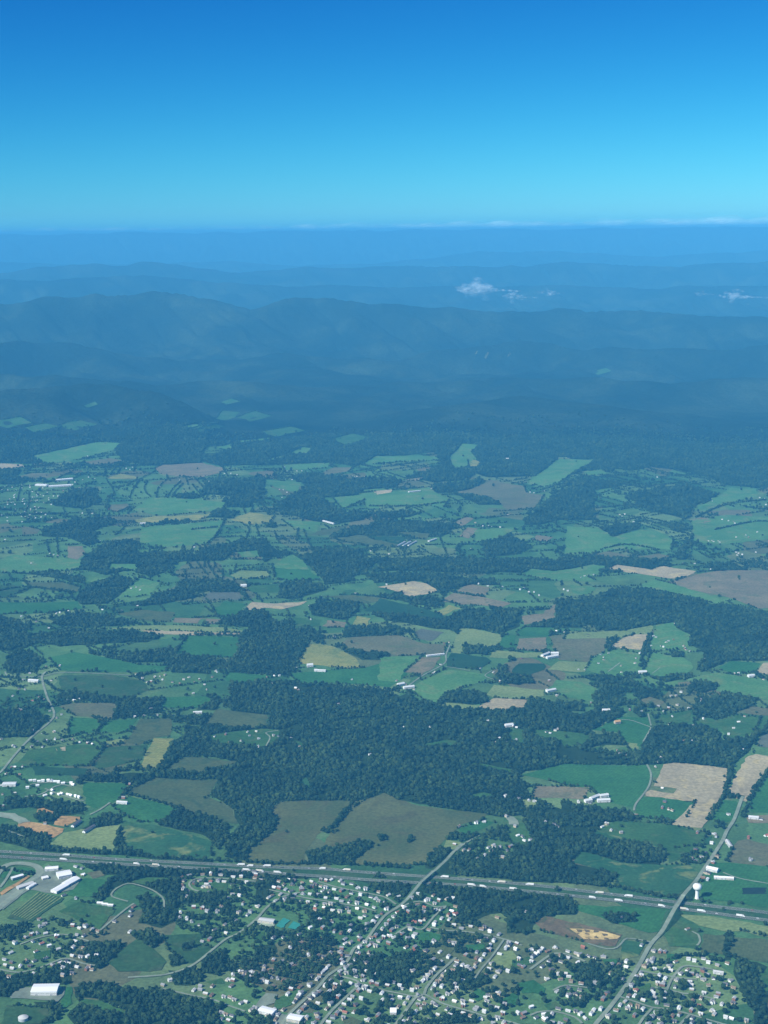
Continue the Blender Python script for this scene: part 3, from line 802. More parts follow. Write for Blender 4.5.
STREETS = [
 ('the long street below the wooded overpass', 'P 384,917 376,927 365,942 354,949 347,962 334,972 327,977 319,987 306,999 289,1015 278,1030', 9),
 ('the street parallel to the overpass street', 'P 334,976 349,979 359,984 349,995 334,1009 323,1022 318,1030', 8),
 ('the cross lane between the parallel streets', 'P 359,984 373,988 384,991 399,994 414,997 424,995 440,1003 455,1008 470,1012', 7),
 ('the straight avenue of tidy lots', 'P 456,958 446,967 436,976 426,989 424,995 416,998 409,1007 397,1023 392,1030', 8),
 ('the lane between woods and yellow meadow', 'P 430,928 445,931 462,932 481,934.5 501,939 512,942 522,946', 7),
 ('the spur past the yellow meadow', 'P 504,940 492,957 481,970 474,980', 6),
 ('the loop road under the overpass woods', 'P 398,908 419,902 437,908 446,906.5 434,917 422,930 409,927 395,935', 7),
 ('the bottom lane below the tidy avenue', 'P 470,1012 482,1016 497,1019.5 515,1024 530,1030', 7),
 ('the motorway side lane', 'P 318,882 338,888 363,893 384,897.5 396,905', 7),
 ('the second lane below the motorway', 'P 268,890 281,893 303,898 328,902 346,905 363,908 376,912', 7),
 ('the horseshoe close beside the motorway', 'P 256,882 235,880 221,879 201,878.7 192,881 189,885 193,890 200,892', 7),
 ('the curving road beside the teal courts', 'P 300,893 284,897 268,907 256,920 238,934 226,939.5 208,954 198,962 186,969 166,975 145,977 128,978', 8),
 ('the lane beside the playing fields', 'P 96,935 100,931 113,920 128,908 134,904', 7),
 ('the straight road over the water tower bridge', 'P 592,1030 597,1023 609,1009 619,996 629,982 640,964 650,946 662,932 668,923 678,907 684,898 695,883 707,865 717,850 723,840 727,831 734,820 741,801 743,797', 8),
 ('the upper lane of the olive field estate', 'P 640,971 653,974 670,977 683,979 697,980', 7),
 ('the curved close of the olive field estate', 'P 667,990 671,981 675,975 683,967 695,967 712,970 724,974', 7),
 ('the middle lane of the olive field estate', 'P 655,988 667,990 683,994 695,995 715,1000', 7),
 ('the bottom lane of the olive field estate', 'P 619,997 640,1004 652,1008 670,1010 690,1015 710,1021 735,1028', 7),
 ('the short stub of the olive field estate', 'P 652,1009 643,1019 636,1030', 7),
 ('the second stub of the olive field estate', 'P 690,1015 681,1024 677,1030', 7),
 ('the close beside the sandy pit', 'P 530,970 548,957 556,954 567,955 585,962', 8),
 ('the grassy lane below the sandy pit', 'P 553,991 565,986 585,988 594,989', 6),
 ('the foot lane of the leafy suburb', 'P 530,1016 537,1013 554,1012 575,1018 582,1024', 7),
 ('the sandy pit track', 'P 588,944 607,949.5 617,948 622,943 627,939 640,940.5 651,943', 6),
 ('the curving drive by the olive fields', 'P 692,932 698,935 700,942 697,946', 6),
 ('the looping lane in creek woods', 'P 128,902 112,897 114,891 120,887 128,884 138,885.5 153,891 163,899 164,908', 6),
 ('the lane above the big white shed', 'P -10,968 0,970 18,973 38,969 55,962 67,959 83,964 95,966', 7),
 ('the back lane beside the playing fields', 'P 20,945 40,938 63,935 83,940 96,944', 6),
 ('the woodland edge lane', 'P 162,989 192,996 212,1000 228,1006 245,1012', 6),
]
ROADS = [
 ('P -10,776 0,773 15,755 32,737 50,722 54,713 47,697 42,678 46,672', 8), ('P 5,672 10,676 40,677 60,673 100,674 135,676', 6),
 ('P 634,811 636,804 648,788 651,775 647,765', 6), ('P 404,690 421,677 444,664 446,655 450,645', 6), ('P 446,667 470,671', 5),
 ('P 90,815 100,810 110,803', 6), ('P 621,720 632,721 649,727 651,728 643,742', 5), ('P 648,714 651,726', 5),
 ('P 265,748 270,738 266,733 278,731', 5), ('P -5,812 8,816 18,822 30,822', 8), ('P 25,797 40,795 55,787 62,785 72,787', 6), ('P 45,789 60,795 80,801 84,801', 6),
 ('P 30,785 45,783 70,783', 6), ('P 723,873 740,879 768,884 790,888', 5), ('P 456,851 462,846 468,842 480,836', 6),
 ('P 150,714 192,716', 4), ('P 608,672 620,663', 5), ('P 652,674 660,668', 4), ('P 494,680 485,676 492,671', 4), ('P 30,840 10,832 -5,828', 6),
 ('P 0,888 6,880 13,868', 7)]
STREET_W = []
for nm, s, w in STREETS:
    c = resample(tw(*s.split(' ', 1)), 9); STREET_W.append((nm, c if np.hypot(*c[0]) > np.hypot(*c[-1]) else c[::-1]))
    if 'water tower' not in nm: ribbon('street', c, w*.7, M['street'], 1.75)
ROAD_W = []
for s, w in ROADS:
    c = resample(tw(*s.split(' ', 1)), 10); ROAD_W.append(c); ribbon('road', c, w*.85, M['street'], 1.7)

# motorway: two carriageways, shoulders, lane lines
UP = resample(tw('P', '-25,850 0,852 67,856 128,860.5 245,866.5 323,869.5 347,871.5 445,878.5 502,883 545,887 600,893.7 629,897 657,900.5 700,905.5 740,910 768,913.5 795,917'), 10)
LO = resample(tw('P', '-25,855 0,857 63,861 136,865.5 200,869 246,871.5 277,874 330,877.5 384,881.5 471,886.5 513,890.5 592,898.5 640,904 684,910 701,912 740,917.5 768,921 795,925'), 10)
def mway(c):
    ribbon('motorway', c, 14, M['asphalt'], 1.9)
    for o_ in (-5.6, 5.0): ribbon('road_marking', c, 0.25, M['paint'], 2.0, o_)
    nn = normals(c); v = []; f = []
    for i in range(0, len(c)-1):
        a = c[i]; b = a+(c[i+1]-c[i])*0.4; z = nz(a[0], a[1])+2.0; k = len(v); q = nn[i]*0.12
        v += [(*(a-q), z), (*(b-q), z), (*(b+q), z), (*(a+q), z)]; f.append([k, k+1, k+2, k+3])
    struct('road_marking', new_mesh('lane_dashes', v, f, M['paint']))
mway(UP); mway(LO)
med = np.concatenate([UP, LO[::-1]]); fill('median', med, M['dull'], 1.4)

def cross(c, r):
    """index on C closest to the polyline R"""
    d = np.min(np.hypot(c[:, None, 0]-r[None, :, 0], c[:, None, 1]-r[None, :, 1]), 1); return int(np.argmin(d))
def overpass(c, w, label, i0=None):
    iu, il = cross(c, UP), cross(c, LO); s = np.r_[0, np.cumsum(np.hypot(*np.diff(c, axis=0).T))]
    a, b = sorted((s[iu], s[il])); a -= 16; b += 16
    hgt = 7.2; ramp = 130
    def lift(t): return hgt*np.where(t < a, sstep(a-ramp, a, t), np.where(t > b, 1-sstep(b, b+ramp, t), 1.0))
    zb = terr(c[:, 0], c[:, 1]); m = (s > a-ramp-15) & (s < b+ramp+15)
    zl = lift(s)
    ribbon('road', c, w, M['street'], 1.9, 0, zl)
    nn = normals(c)
    for lo, hi in ((a-ramp, a), (b, b+ramp)):                      # earth ramps up to the bridge
        k = np.where((s >= lo-6) & (s <= hi+6))[0]
        if len(k) < 2: continue
        v = []; f = []
        for q, i in enumerate(k):
            for o_, zz in ((-w/2-1.5-1.6*zl[i]-1, 0.2), (-w/2-1.5, zl[i]+1.7), (w/2+1.5, zl[i]+1.7), (w/2+1.5+1.6*zl[i]+1, 0.2)):
                p = c[i]+nn[i]*o_; v.append((*p, zb[i]+zz))
            if q: f += [[4*(q-1)+j, 4*q+j, 4*q+j+1, 4*(q-1)+j+1] for j in range(3)]
        struct('embankment', new_mesh('embankment', v, f, M['dull']))
    mid = 0.5*(a+b); im = int(np.argmin(np.abs(s-mid))); L = b-a; tdir = c[min(im+3, len(c)-1)]-c[max(im-3, 0)]; rz = math.atan2(tdir[1], tdir[0])
    za = zb[im]+hgt+1.9
    root = empty('bridge', (c[im][0], c[im][1], zb[im]), rz); tag(root, label, 'bridge', 'road bridges over the motorway')
    obj('deck', MB().box((0, 0, hgt+1.0), (L+4, w+1.6, 1.5)).mesh('deck', M['concrete']), root)
    for sd in (-1, 1): obj('parapet', MB().box((0, sd*(w/2+0.6), hgt+2.3), (L+4, 0.35, 1.2)).mesh('parapet', M['concrete']), root)
    for px_ in (-L*0.28, 0, L*0.28):
        q = MB(); q.box((px_, 0, hgt-0.3), (1.4, w, 1.0))
        for py_ in (-w*.36, 0, w*.36): q.box((px_, py_, hgt/2-0.6), (1.0, 1.0, hgt))
        obj('pier', q.mesh('pier', M['concrete']), root)
OV1 = resample(tw('P', '462,844 457,849 452,854 445,863 436,873 430,878 423,884 414,894 406,902 396,909 389,913 384,917'), 8)
overpass(OV1, 7, 'narrow concrete road bridge over the motorway between dark woods')
OV2 = [c for nm, c in STREET_W if 'water tower' in nm][0]
overpass(OV2, 8.5, 'wide concrete road bridge over the motorway beside the white water tower')

# paved yards, courts, race track
def pave(name, t, s, m, dz=1.5): return fill(name, tw(t, s), M[m], dz)
pave('car_park', 'U0', '60,390 140,335 215,335 210,375 350,380 355,335 390,335 385,380 340,430 300,415 180,405 100,400 65,402', 'lot')
pave('car_park', 'U2', '0,440 60,370 130,375 110,430 60,445 170,500 260,495 300,530 290,560 120,560 110,520 0,480', 'lot')
pave('court', 'T2', '120,520 165,470 205,485 165,535', 'teal'); pave('court', 'T2', '190,530 225,490 275,510 235,540', 'teal')
pave('car_park', 'T2', '0,480 60,475 115,490 110,520 60,525 10,510', 'concrete')
pave('car_park', 'T0', '200,230 290,150 360,175 440,190 490,235 440,300 330,325 270,320 180,300 130,330 70,380 20,420 0,415 0,340 180,235', 'lot')
pave('drive', 'A0', '0,440 60,455 115,485 75,497 60,480 0,455', 'street')
pave('drive', 'A2', '480,460 520,470 540,500 500,500', 'street')
TRK = resample(tw('T0', '-60,330 -30,230 0,185 40,155 100,143 165,147 215,160 240,185 230,215 190,245 150,285 90,335 20,390 -40,440'), 10)
ribbon('race_track', TRK, 17, M['street'], 2.0)
pave('drive', 'T0', '0,320 90,265 170,215 182,222 100,280 10,338', 'dirt', 1.6)
fill('infield', tw('T0', '0,215 60,178 140,165 205,180 200,205 150,215 80,205 20,235'), M['bright'], 1.6)
# parking field with pale lanes
fill('field', tw('T0', '40,475 60,455 235,315 385,352 190,492'), M['dull'], 1.5)
for k in range(8):
    a = np.array([70+k*14.5, 452+k*4.6]); b = np.array([232+k*19, 318+k*4.6])
    ribbon('mown_lane', resample(tw('T0', f'{a[0]},{a[1]} {b[0]},{b[1]}'), 12), 2.6, M['yellow'], 2.0)
# ------------------------------------------------------------------ houses
HOUSES = '''
T0 235,480 240,525 268,508 400,500 438,520 478,535 553,542 515,525 685,490 455,165 490,175 497,213 382,338 455,355
T1 335,250 328,275 338,300 368,315 366,222 447,212 497,210 557,215 430,250 495,255 450,287 480,288 628,228 680,228 630,275 682,290 718,255 628,330 600,352 670,340 395,410 315,440 312,470 353,480 382,495 432,515 475,435 533,437 557,405 445,415 668,445 715,455 738,438 652,487 580,515 520,545 30,400 18,430 12,460 690,390 490,318
T2 200,243 232,245 280,262 335,255 385,245 420,252 450,244 390,283 505,250 525,270 575,268 610,293 660,300 513,310 573,325 628,335 690,347 737,318 740,370 710,410 378,332 270,310 240,330 165,275 140,295 75,352 95,340 170,350 222,358 270,370 313,382 358,398 410,412 355,425 505,435 560,440 513,372 452,388 12,405 10,250 732,465 700,493 670,515 568,525 455,495 380,487 400,535 325,535 755,445 730,495 400,310
T3 15,340 85,345 205,332 268,365 307,385 245,410 240,440 60,465 30,490 80,440 15,420 125,395 430,405 408,432 385,460 345,477 430,450 305,500 180,500 170,525 300,525 80,525 15,515 270,545 420,515 465,535 520,525 585,540 635,540 605,530 680,470 425,30 478,70 510,65 603,100 640,68 625,50 655,35 712,110 690,45 740,70 760,45 560,118
T4 75,8 108,10 90,437 650,472 8,40
T5 430,25 338,62 370,107 313,115 335,130 395,85 465,108 440,143 660,125 415,207 372,227 405,245 375,200 295,545 315,548
U0 98,75 155,38 190,20 225,12 285,20 205,48 250,75 295,92 350,108 215,123 275,163 435,148 455,60 442,25 505,102 28,170 70,187 122,212 305,204 525,155 540,162 520,230 552,232 565,205 378,267 205,255 580,12 205,180 65,130 480,40 345,25
U1 10,5 590,12 490,52 447,62 210,327 252,298 395,355 435,328 435,350 467,375 505,332 502,385 578,393 640,410 678,432 708,425 615,398 597,293 630,263 655,268 632,297 620,330 690,275 672,250 700,255 735,245 725,280 762,255 730,478 765,465 560,525 590,500 625,508 565,488 605,535 725,470
U2 105,45 165,40 258,20 205,105 270,70 105,172 155,180 208,205 232,212 315,143 372,150 408,155 470,5 510,12 535,75 568,72 515,105 508,125 500,100 590,120 607,100 622,88 640,72 655,70 617,28 675,45 618,135 553,157 540,180 525,192 513,205 432,212 415,232 398,248 470,240 462,260 382,272 365,290 330,272 545,250 325,328 398,330 370,362 355,385 325,397 305,432 272,375 258,393 245,408 230,425 218,440 285,465 258,487 162,473 600,275 640,295 690,310 722,325 645,270 625,325 600,340 605,360 590,370 575,345 572,393 633,407 683,362 555,410 530,440 515,470 535,488 487,497 463,520 388,525 370,505 430,470 415,480 455,442 672,535 430,545 520,365 505,370 440,368 8,265 25,260 68,268 92,278 130,285 165,295 195,300 35,300 68,310 100,335 15,310 50,220 45,245 85,232 740,60 720,90
U3 35,30 105,15 145,48 30,75 10,70 60,40 132,98 115,105 252,120 185,100 175,120 390,65 420,75 295,65 340,185 350,175 435,178 430,205 410,200 490,143 555,162 550,195 580,175 500,215 470,210 690,245 745,243 665,275 690,20 612,45 658,60 635,5 750,85 635,115 380,245 415,235 353,267 338,290 322,307 305,325 290,345 285,252 265,265 250,287 232,300 305,228 175,245 160,240 22,325 95,330 120,330 105,345 155,395 210,410 125,437 255,385 265,395 240,405 205,440 345,412 315,445 300,430 295,395 385,377 478,297 425,320 440,340 475,425 470,340 625,385 655,395 690,380 620,420 610,400 715,495 645,450 680,460 325,503 257,530 150,528 575,528 600,490 660,520 740,545 560,465 535,475 110,545 190,490
U4 125,155 145,140 165,125 185,105 160,135 262,100 335,125 385,135 460,150 500,160 548,155 515,165 345,155 400,150 68,215 45,205 222,180 240,235 295,185 215,195 340,272 320,255 305,260 290,290 310,290 335,285 280,260 500,315 547,410 590,255 600,205 685,185 685,215 640,205 665,290 740,265 755,250 725,285 680,357 700,395 735,390 648,445 625,475 735,510 720,330 265,350 385,480 380,465 490,475 540,472 475,500 465,510 440,525 340,390 385,380 115,460 105,450 65,520 40,515 38,495 145,520 190,505 195,535 240,500 280,470 575,515 575,380
U5 85,120 120,125 150,125 8,85 50,195 30,215 80,165 75,185 45,180 10,270 30,280 105,280 130,290 105,315 150,315 80,345 100,340 150,375 212,185 180,212 150,232 200,240 290,170 325,180 345,175 410,190 465,205 380,240 345,270 375,290 300,300 410,325 420,325 440,285 310,350 320,345 385,370 365,405 370,400 470,380 430,430 435,400 490,440 500,450 565,410 560,430 515,320 500,325 545,298 562,340 210,335 220,340 20,415 100,430 160,445 175,435 235,465 305,485 365,495 445,500 515,520 550,525 100,490 195,510 180,515 75,520 70,535 640,540 620,540
A0 85,42 205,45 270,5 295,5 215,75 245,60 130,125 170,135 215,130 150,170 170,190 185,165 220,160 250,162 292,160 320,172 350,176 370,178 125,190 50,185 60,190 5,158 45,270 60,270 90,268 25,297 80,300 122,325 138,327 156,328 173,328 190,328 208,328 226,330 245,332 264,333 282,334 195,365 215,372 232,378 250,382 265,386 280,388 297,392 315,394 180,385 110,355 290,345 150,345 10,380 5,345 15,425 60,375 600,40 575,65 540,70 630,63 520,340 495,395 180,498 760,158
A1 90,148 135,140 150,172 195,165 230,145 222,130 258,128 265,157 325,145 265,190 430,190 345,147 712,222 740,222 760,225 395,155 0,158
A2 185,110 80,112 515,108 530,112 490,172 450,170 530,160 520,165 685,125 650,130 665,135 695,118 485,388 540,400 580,405 600,408 400,490 368,495 300,508 285,580 535,545 585,560 575,565 555,550 510,590 420,590 440,590 690,510 680,500 645,495 460,155 415,88 490,470 525,510
A3 60,12 215,42 265,48 350,48 385,68 375,100 405,22 450,35 500,5 510,78 470,103 555,55 650,90 630,115 675,68 610,140 665,200 765,30 340,235 318,270 330,250 430,165 490,170 460,165 145,212 205,225 175,220 165,205 10,412 120,385 55,415 345,435 355,410 370,440 385,445 360,480 345,355 240,463 120,500 105,510 140,525 180,535 485,535 475,530 555,540 560,550 540,575 605,575 610,460 740,480 690,555 695,550 760,545
B0 145,248 85,228 195,275 275,205 225,215 240,212 410,200 485,205 550,185 525,115 545,110 560,122 125,15 240,425 185,428 120,455 100,520 75,517 50,545 130,565 185,560 205,485 155,550 265,568 300,563 315,560 545,458 570,475 605,488 620,470 660,462 690,490 720,495 755,470 590,490 95,480 0,355 40,400 605,595 75,598 640,468 650,480 735,480
B1 435,140 515,148 520,155 655,135 505,315 570,310 470,185 475,240 335,245 200,365 235,375 100,450 95,445 10,490 60,520 300,470 330,465 350,465 440,525 415,515 515,532 465,430 495,440 530,445 415,435 320,495 585,580 640,480 5,535 425,520 30,480 50,500 80,470
B2 10,100 378,97 415,105 545,120 580,130 620,143 735,125 475,110 670,385 690,390 640,390 720,290 690,285 230,420 195,455 240,335 260,330 205,450 430,450 385,435 490,485 465,488 120,520 85,500 50,485 650,520 680,520 690,545 660,485 550,395 245,5 720,120 560,115 600,130
B3 35,65 70,60 20,70 475,15 310,305 300,345 340,345 370,325 390,320 435,355 430,345 440,360 360,330 395,255 110,400 130,375 90,415 110,390 155,350 180,352 235,415 240,395 180,425 180,450 185,475 10,440 35,440 510,400 255,375 635,455 750,480 650,455 380,545 400,545 420,530 480,555 370,595 455,365 560,35 540,40 60,575 330,585 500,560 320,310 350,350 100,380
C0 265,265 240,265 210,265 280,240 235,240 150,262 180,265 20,268 355,230 380,235 300,188 130,165 350,145 370,148 545,200 560,195 530,190 640,268 720,243 400,485 200,535 230,545 215,540 125,575 435,360 50,270 120,270 60,300 90,320 110,340 130,310 160,300 30,330 60,360 140,350 100,370 20,350 190,290 330,240 300,250 45,440 70,480 20,480 370,375 290,260 520,200 505,195
C1 370,190 395,195 420,205 440,205 460,210 380,205 640,225 660,228 690,228 710,225 740,235 755,230 130,215 70,245 365,280 360,310 380,290 400,240 700,520 715,525 620,505 140,450 10,510 350,280 155,215 180,220 400,200 650,230 675,232
C2 495,160 465,135 585,290 630,288 640,285 140,285 190,275 505,378 365,412 395,425 420,425 430,428 465,430 245,565 315,538 260,548 350,515 100,555 20,537 50,590 495,382 600,292
C3 325,230 325,328 175,380 195,378 270,405 250,402 230,410 545,325 735,312 760,340 755,315 630,408 610,405 585,400 725,450 680,462 640,470 530,485 570,485 550,488 205,522 180,520 650,535 640,530 665,540 475,575 720,530 20,275 430,575 185,385 635,415 690,470 575,490 545,483 645,542
'''
def house_mesh(w, d, h, r, wall, roof, style):
    """walls with gables, doors and windows; a separate pitched roof with overhang (and porch or wing)"""
    q = MB()
    q.add([(-w/2, -d/2, 0), (w/2, -d/2, 0), (w/2, d/2, 0), (-w/2, d/2, 0), (-w/2, -d/2, h), (w/2, -d/2, h), (w/2, d/2, h), (-w/2, d/2, h), (-w/2, 0, h+r), (w/2, 0, h+r)],
          [[0, 1, 5, 4], [2, 3, 7, 6], [1, 2, 6, 9, 5], [3, 0, 4, 8, 7], [3, 2, 1, 0]], 0)
    for sd in (-1, 1):
        for x in np.arange(-w/2+1.4, w/2-.8, 2.3):
            for z in ([1.5] if h < 4 else [1.5, 4.3]): q.box((x, sd*(d/2+0.02), z), (1.1, 0.06, 1.3), 0, 1)
        q.box((sd*(w/2+0.02), 0, 1.5), (0.06, 1.2, 1.3), 0, 1)
    p = MB(); e = 0.5; t = 0.16
    for sd in (-1, 1):
        y0, z0 = sd*(d/2+e), h-r*e/(d/2)
        v = [(-w/2-e, y0, z0), (w/2+e, y0, z0), (w/2+e, 0, h+r), (-w/2-e, 0, h+r)]
        v += [(a, b, c+t) for a, b, c in v]; f = [[0, 1, 2, 3], [7, 6, 5, 4], [0, 4, 5, 1], [1, 5, 6, 2], [3, 7, 4, 0]]
        p.add(v, f if sd < 0 else [x[::-1] for x in f])
    if style == 1:                                     # wing at the front
        a = w*0.32; b = d*0.55
        q.add([(-a/2, -d/2-b, 0), (a/2, -d/2-b, 0), (a/2, -d/2+.3, 0), (-a/2, -d/2+.3, 0), (-a/2, -d/2-b, h), (a/2, -d/2-b, h), (a/2, -d/2+.3, h), (-a/2, -d/2+.3, h), (0, -d/2-b, h+r*.7)],
              [[0, 1, 5, 8, 4], [1, 2, 6, 5], [3, 0, 4, 7]])
        for sd in (-1, 1):
            v = [(sd*(a/2+.4), -d/2-b-.4, h-.3), (sd*(a/2+.4), -d*.1, h-.3), (0, -d*.1, h+r*.7+.05), (0, -d/2-b-.4, h+r*.7+.05)]
            v += [(x, y, z+t) for x, y, z in v]; p.add(v, [[0, 1, 2, 3], [4, 5, 6, 7], [0, 1, 5, 4], [3, 0, 4, 7]])
    if style == 2: q.box((w*.3, d*.1, h+r*.6), (0.9, 0.9, r*1.6), 0, 0)
    return q.mesh('walls', [M[wall], M['glass']]), p.mesh('roof', M[roof])
WALLS = [('white', 'white', .34), ('cream', 'cream', .2), ('grey_siding', 'grey', .18), ('tan_siding', 'tan', .13), ('brick', 'brick', .15)]
ROOFS = [('roof_pale', 'pale grey', .31), ('roof_white', 'white', .07), ('roof_grey', 'mid grey', .31), ('roof_dark', 'charcoal', .16), ('roof_brown', 'brown', .13), ('roof_red', 'rust red', .02)]
VARIANTS = {}
def variant(wall, roof):
    k = (wall, roof, random.randrange(3))
    if k not in VARIANTS:
        i = len(VARIANTS); w = 7.2+random.random()*3.0; d = 5.2+random.random()*1.3; h = random.choice([2.7, 2.8, 4.8]); r = d*random.uniform(.26, .36)
        VARIANTS[k] = house_mesh(w, d, h, r, wall, roof, i % 3)
    return VARIANTS[k]
def pick(L): return random.choices(L, [x[-1] for x in L])[0]

HP = []
for ln in HOUSES.strip().splitlines():
    t, s = ln.split(' ', 1); HP.append(tw(t, s))
HP = np.concatenate(HP+[tw('P', ' '.join(f'{rng.normal(28, 20):.1f},{rng.uniform(484, 522):.1f}' for _ in range(70)))])
# the plots between them along the town streets
_x = []
for nm_, c_ in [] or STREET_W:
    if any(w_ in nm_ for w_ in ('water tower', 'sandy pit track', 'olive fields', 'teal', 'playing', 'creek', 'wood', 'curving')): 
        if 'overpass' not in nm_ and 'estate' not in nm_: continue
    n_ = normals(c_)
    for i_ in range(1, len(c_)-1):
        for s_ in (-1, 1):
            if rng.random() < .55: _x.append(c_[i_]+n_[i_]*s_*rng.uniform(12, 17)+rng.normal(0, 1.5, 2))
    for i_ in range(1, len(c_)-1):
        for s_ in (-1, 1):
            if rng.random() < .30: _x.append(c_[i_]+n_[i_]*s_*rng.uniform(30, 42)+rng.normal(0, 4, 2))
_x = np.array(_x); _n = len(HP); HP = np.concatenate([HP, _x])
# a house stands on the ground below the bright roof one sees
keep = []; 
for i_, p in enumerate(HP):
    if not keep or np.min(np.hypot(*(np.array(keep)-p).T)) > (9.5 if i_ < _n else 12.5): keep.append(p)
HP = np.array(keep); HD = np.hypot(HP[:, 0], HP[:, 1]); HP = HP[np.argsort(HD)]; HD = np.sort(HD)
allst = [(k, c) for k, (n, c) in enumerate(STREET_W)]+[(-1, c) for c in ROAD_W]
def near_street(p, only=None):
    best = (1e9, 0, 0, 0)
    for k, c in allst:
        if only and k < 0: continue
        d = np.hypot(c[:, 0]-p[0], c[:, 1]-p[1]); i = int(np.argmin(d))
        if d[i] < best[0]:
            t = c[min(i+1, len(c)-1)]-c[max(i-1, 0)]; best = (d[i], k, i, math.atan2(t[1], t[0]))
    return best
def push(p, clear):
    """step off the carriageway"""
    for c in [c for _, c in allst]:
        d = np.hypot(c[:, 0]-p[0], c[:, 1]-p[1]); i = int(np.argmin(d))
        if d[i] < clear: p = c[i]+(p-c[i])/max(d[i], .1)*clear if d[i] > .5 else p+np.array([clear, 0])
    return p
# ---- houses seen one by one, nearest (largest) first
N_IND = 300
_rows = tw('A0', '105,315 345,315 345,410 105,410')
def ordn(n):
    return f"{n}{'th' if 10 <= n % 100 <= 20 else {1: 'st', 2: 'nd', 3: 'rd'}.get(n % 10, 'th')}"
info = []
for i in range(len(HP)):
    p = push(HP[i], 11.5); HP[i] = p
    st = near_street(p, i < N_IND); info.append(st)
byst = {}
for i in range(N_IND): byst.setdefault(info[i][1], []).append(i)
RANK = {}
for k, L in byst.items():
    L.sort(key=lambda i: (info[i][2], info[i][0]))
    for n, i in enumerate(L): RANK[i] = (n+1, len(L))
NUMW = 'one two three'.split()
HLAB = {}
far_v, far_f, far_m = [], [], []
FAR_MATS = []
for i, p in enumerate(HP):
    wall, roof = pick(WALLS), pick(ROOFS); D = HD[i]
    if D > 5200 and random.random() < .5: wall, roof = WALLS[0], ROOFS[0]
    if pip(_rows, p[None])[0]: wall, roof = WALLS[0], ROOFS[1]
    rz = info[i][3]+(math.pi/2 if random.random() < .25 else 0) if info[i][0] < 80 else random.uniform(0, 3.14)
    rz += random.uniform(-.08, .08); z = nz(*p)+1.2 if D < 4300 else nz(*p)+0.6
    wm, rm = variant(wall[0], roof[0])
    if i < N_IND:
        o = obj('house', wm, None, (p[0], p[1], z-.4), rz); obj('roof', rm, o)
        n, tot = RANK[i]; nm = STREET_W[info[i][1]][0].replace('the ', '', 1)
        HLAB[i] = f"{ordn(n)} house from top of {nm}"
        tag(o, f"{wall[1]} house, {roof[1]} roof, {ordn(n)} from top of {nm}", 'house', 'houses of the town below the motorway')
    else:
        C, S = math.cos(rz), math.sin(rz); sc = 1.05 if pip(_rows, p[None])[0] else (1.0 if D < 3600 else .85)
        for me, kind in ((wm, 0), (rm, 1)):
            mm = me.materials[0]
            if mm not in FAR_MATS: FAR_MATS.append(mm)
            b = len(far_v)
            for v in me.vertices: far_v.append((p[0]+sc*(C*v.co.x-S*v.co.y), p[1]+sc*(S*v.co.x+C*v.co.y), z-.4+sc*v.co.z))
            for f in me.polygons:
                if kind == 0 and f.material_index: continue
                far_f.append([b+j for j in f.vertices]); far_m.append(FAR_MATS.index(mm))
o = obj('distant_houses', new_mesh('distant_houses', far_v, far_f, FAR_MATS, far_m)); o['kind'] = 'stuff'

# ------------------------------------------------------------------ larger buildings, each its own
BIG = []
def building(name, cat, t, xy, w, d, h, r, wall, roof, label, rz=None, dir_to=None, parts='bay', group=None):
    if t[0] in 'ABC' and name != 'factory': d *= .78; roof = 'roof_offwhite' if roof in ('roof_white', 'roof_pale') else roof
    p = tw(t, xy)[0]
    if dir_to:
        q = tw(t, dir_to)[0]; rz = math.atan2(q[1]-p[1], q[0]-p[0]); w = np.hypot(*(q-p)) if w is None else w; p = (p+q)/2
    z = nz(*p)+1.45; BIG.append((p, max(w, d)/2))
    wm, rm = house_mesh(w, d, h, r, wall, roof, 0)
    root = empty(name, (p[0], p[1], z), rz or 0); tag(root, label, cat, group)
    obj('walls', wm, root); obj('roof', rm, root)
    for k in ((-1, 1) if parts == 'bay' else ()):
        obj('door', MB().box((k*w*.28, -d/2-.08, min(h, 4)*.42), (3.6, .12, min(h, 4)*.82)).mesh('door', M['steel']), root)
    return root
building('warehouse', 'warehouse', 'U0', '195,362', None, 30, 8, 2.0, 'white', 'roof_white', 'big white roofed shed on its own asphalt yard among dark woods', dir_to='350,362')
building('fairground_hall', 'hall', 'T0', '345,228', None, 26, 7, 2.5, 'white', 'roof_white', 'broad white hall nearest the race track among the fairground sheds', dir_to='425,212')
building('livestock_barn', 'barn', 'T0', '322,322', None, 17, 5, 2.0, 'white', 'roof_white', 'long white fairground barn at the edge of the striped parking field', dir_to='395,280')
building('livestock_barn', 'barn', 'T0', '390,280', None, 19, 5, 2.2, 'white', 'roof_white', 'long white fairground barn joining the hall and the green meadow', dir_to='462,240')
building('exhibit_hall', 'hall', 'T0', '272,185', None, 14, 5, 2.0, 'white', 'roof_white', 'white roofed fairground hall just inside the race track bend', dir_to='350,178')
building('ticket_shed', 'shed', 'T0', '252,240', None, 12, 4, 1.5, 'cream', 'roof_white', 'pale fairground shed on the yard inside the race track bend', dir_to='288,232')
building('grandstand', 'grandstand', 'T0', '70,243', None, 9, 5, 1.0, 'grey_siding', 'roof_white', 'small white grandstand inside the race track by the dirt strip', dir_to='138,222', parts='')
building('pit_shed', 'shed', 'T0', '105,300', None, 12, 5, 1.2, 'grey_siding', 'roof_pale', 'grey pit shed on the outer side of the race track straight', dir_to='200,268')
building('pit_shed', 'shed', 'T0', '165,300', None, 8, 4, 1.2, 'white', 'roof_white', 'slim white pit shed nearest the striped parking field', dir_to='212,272')
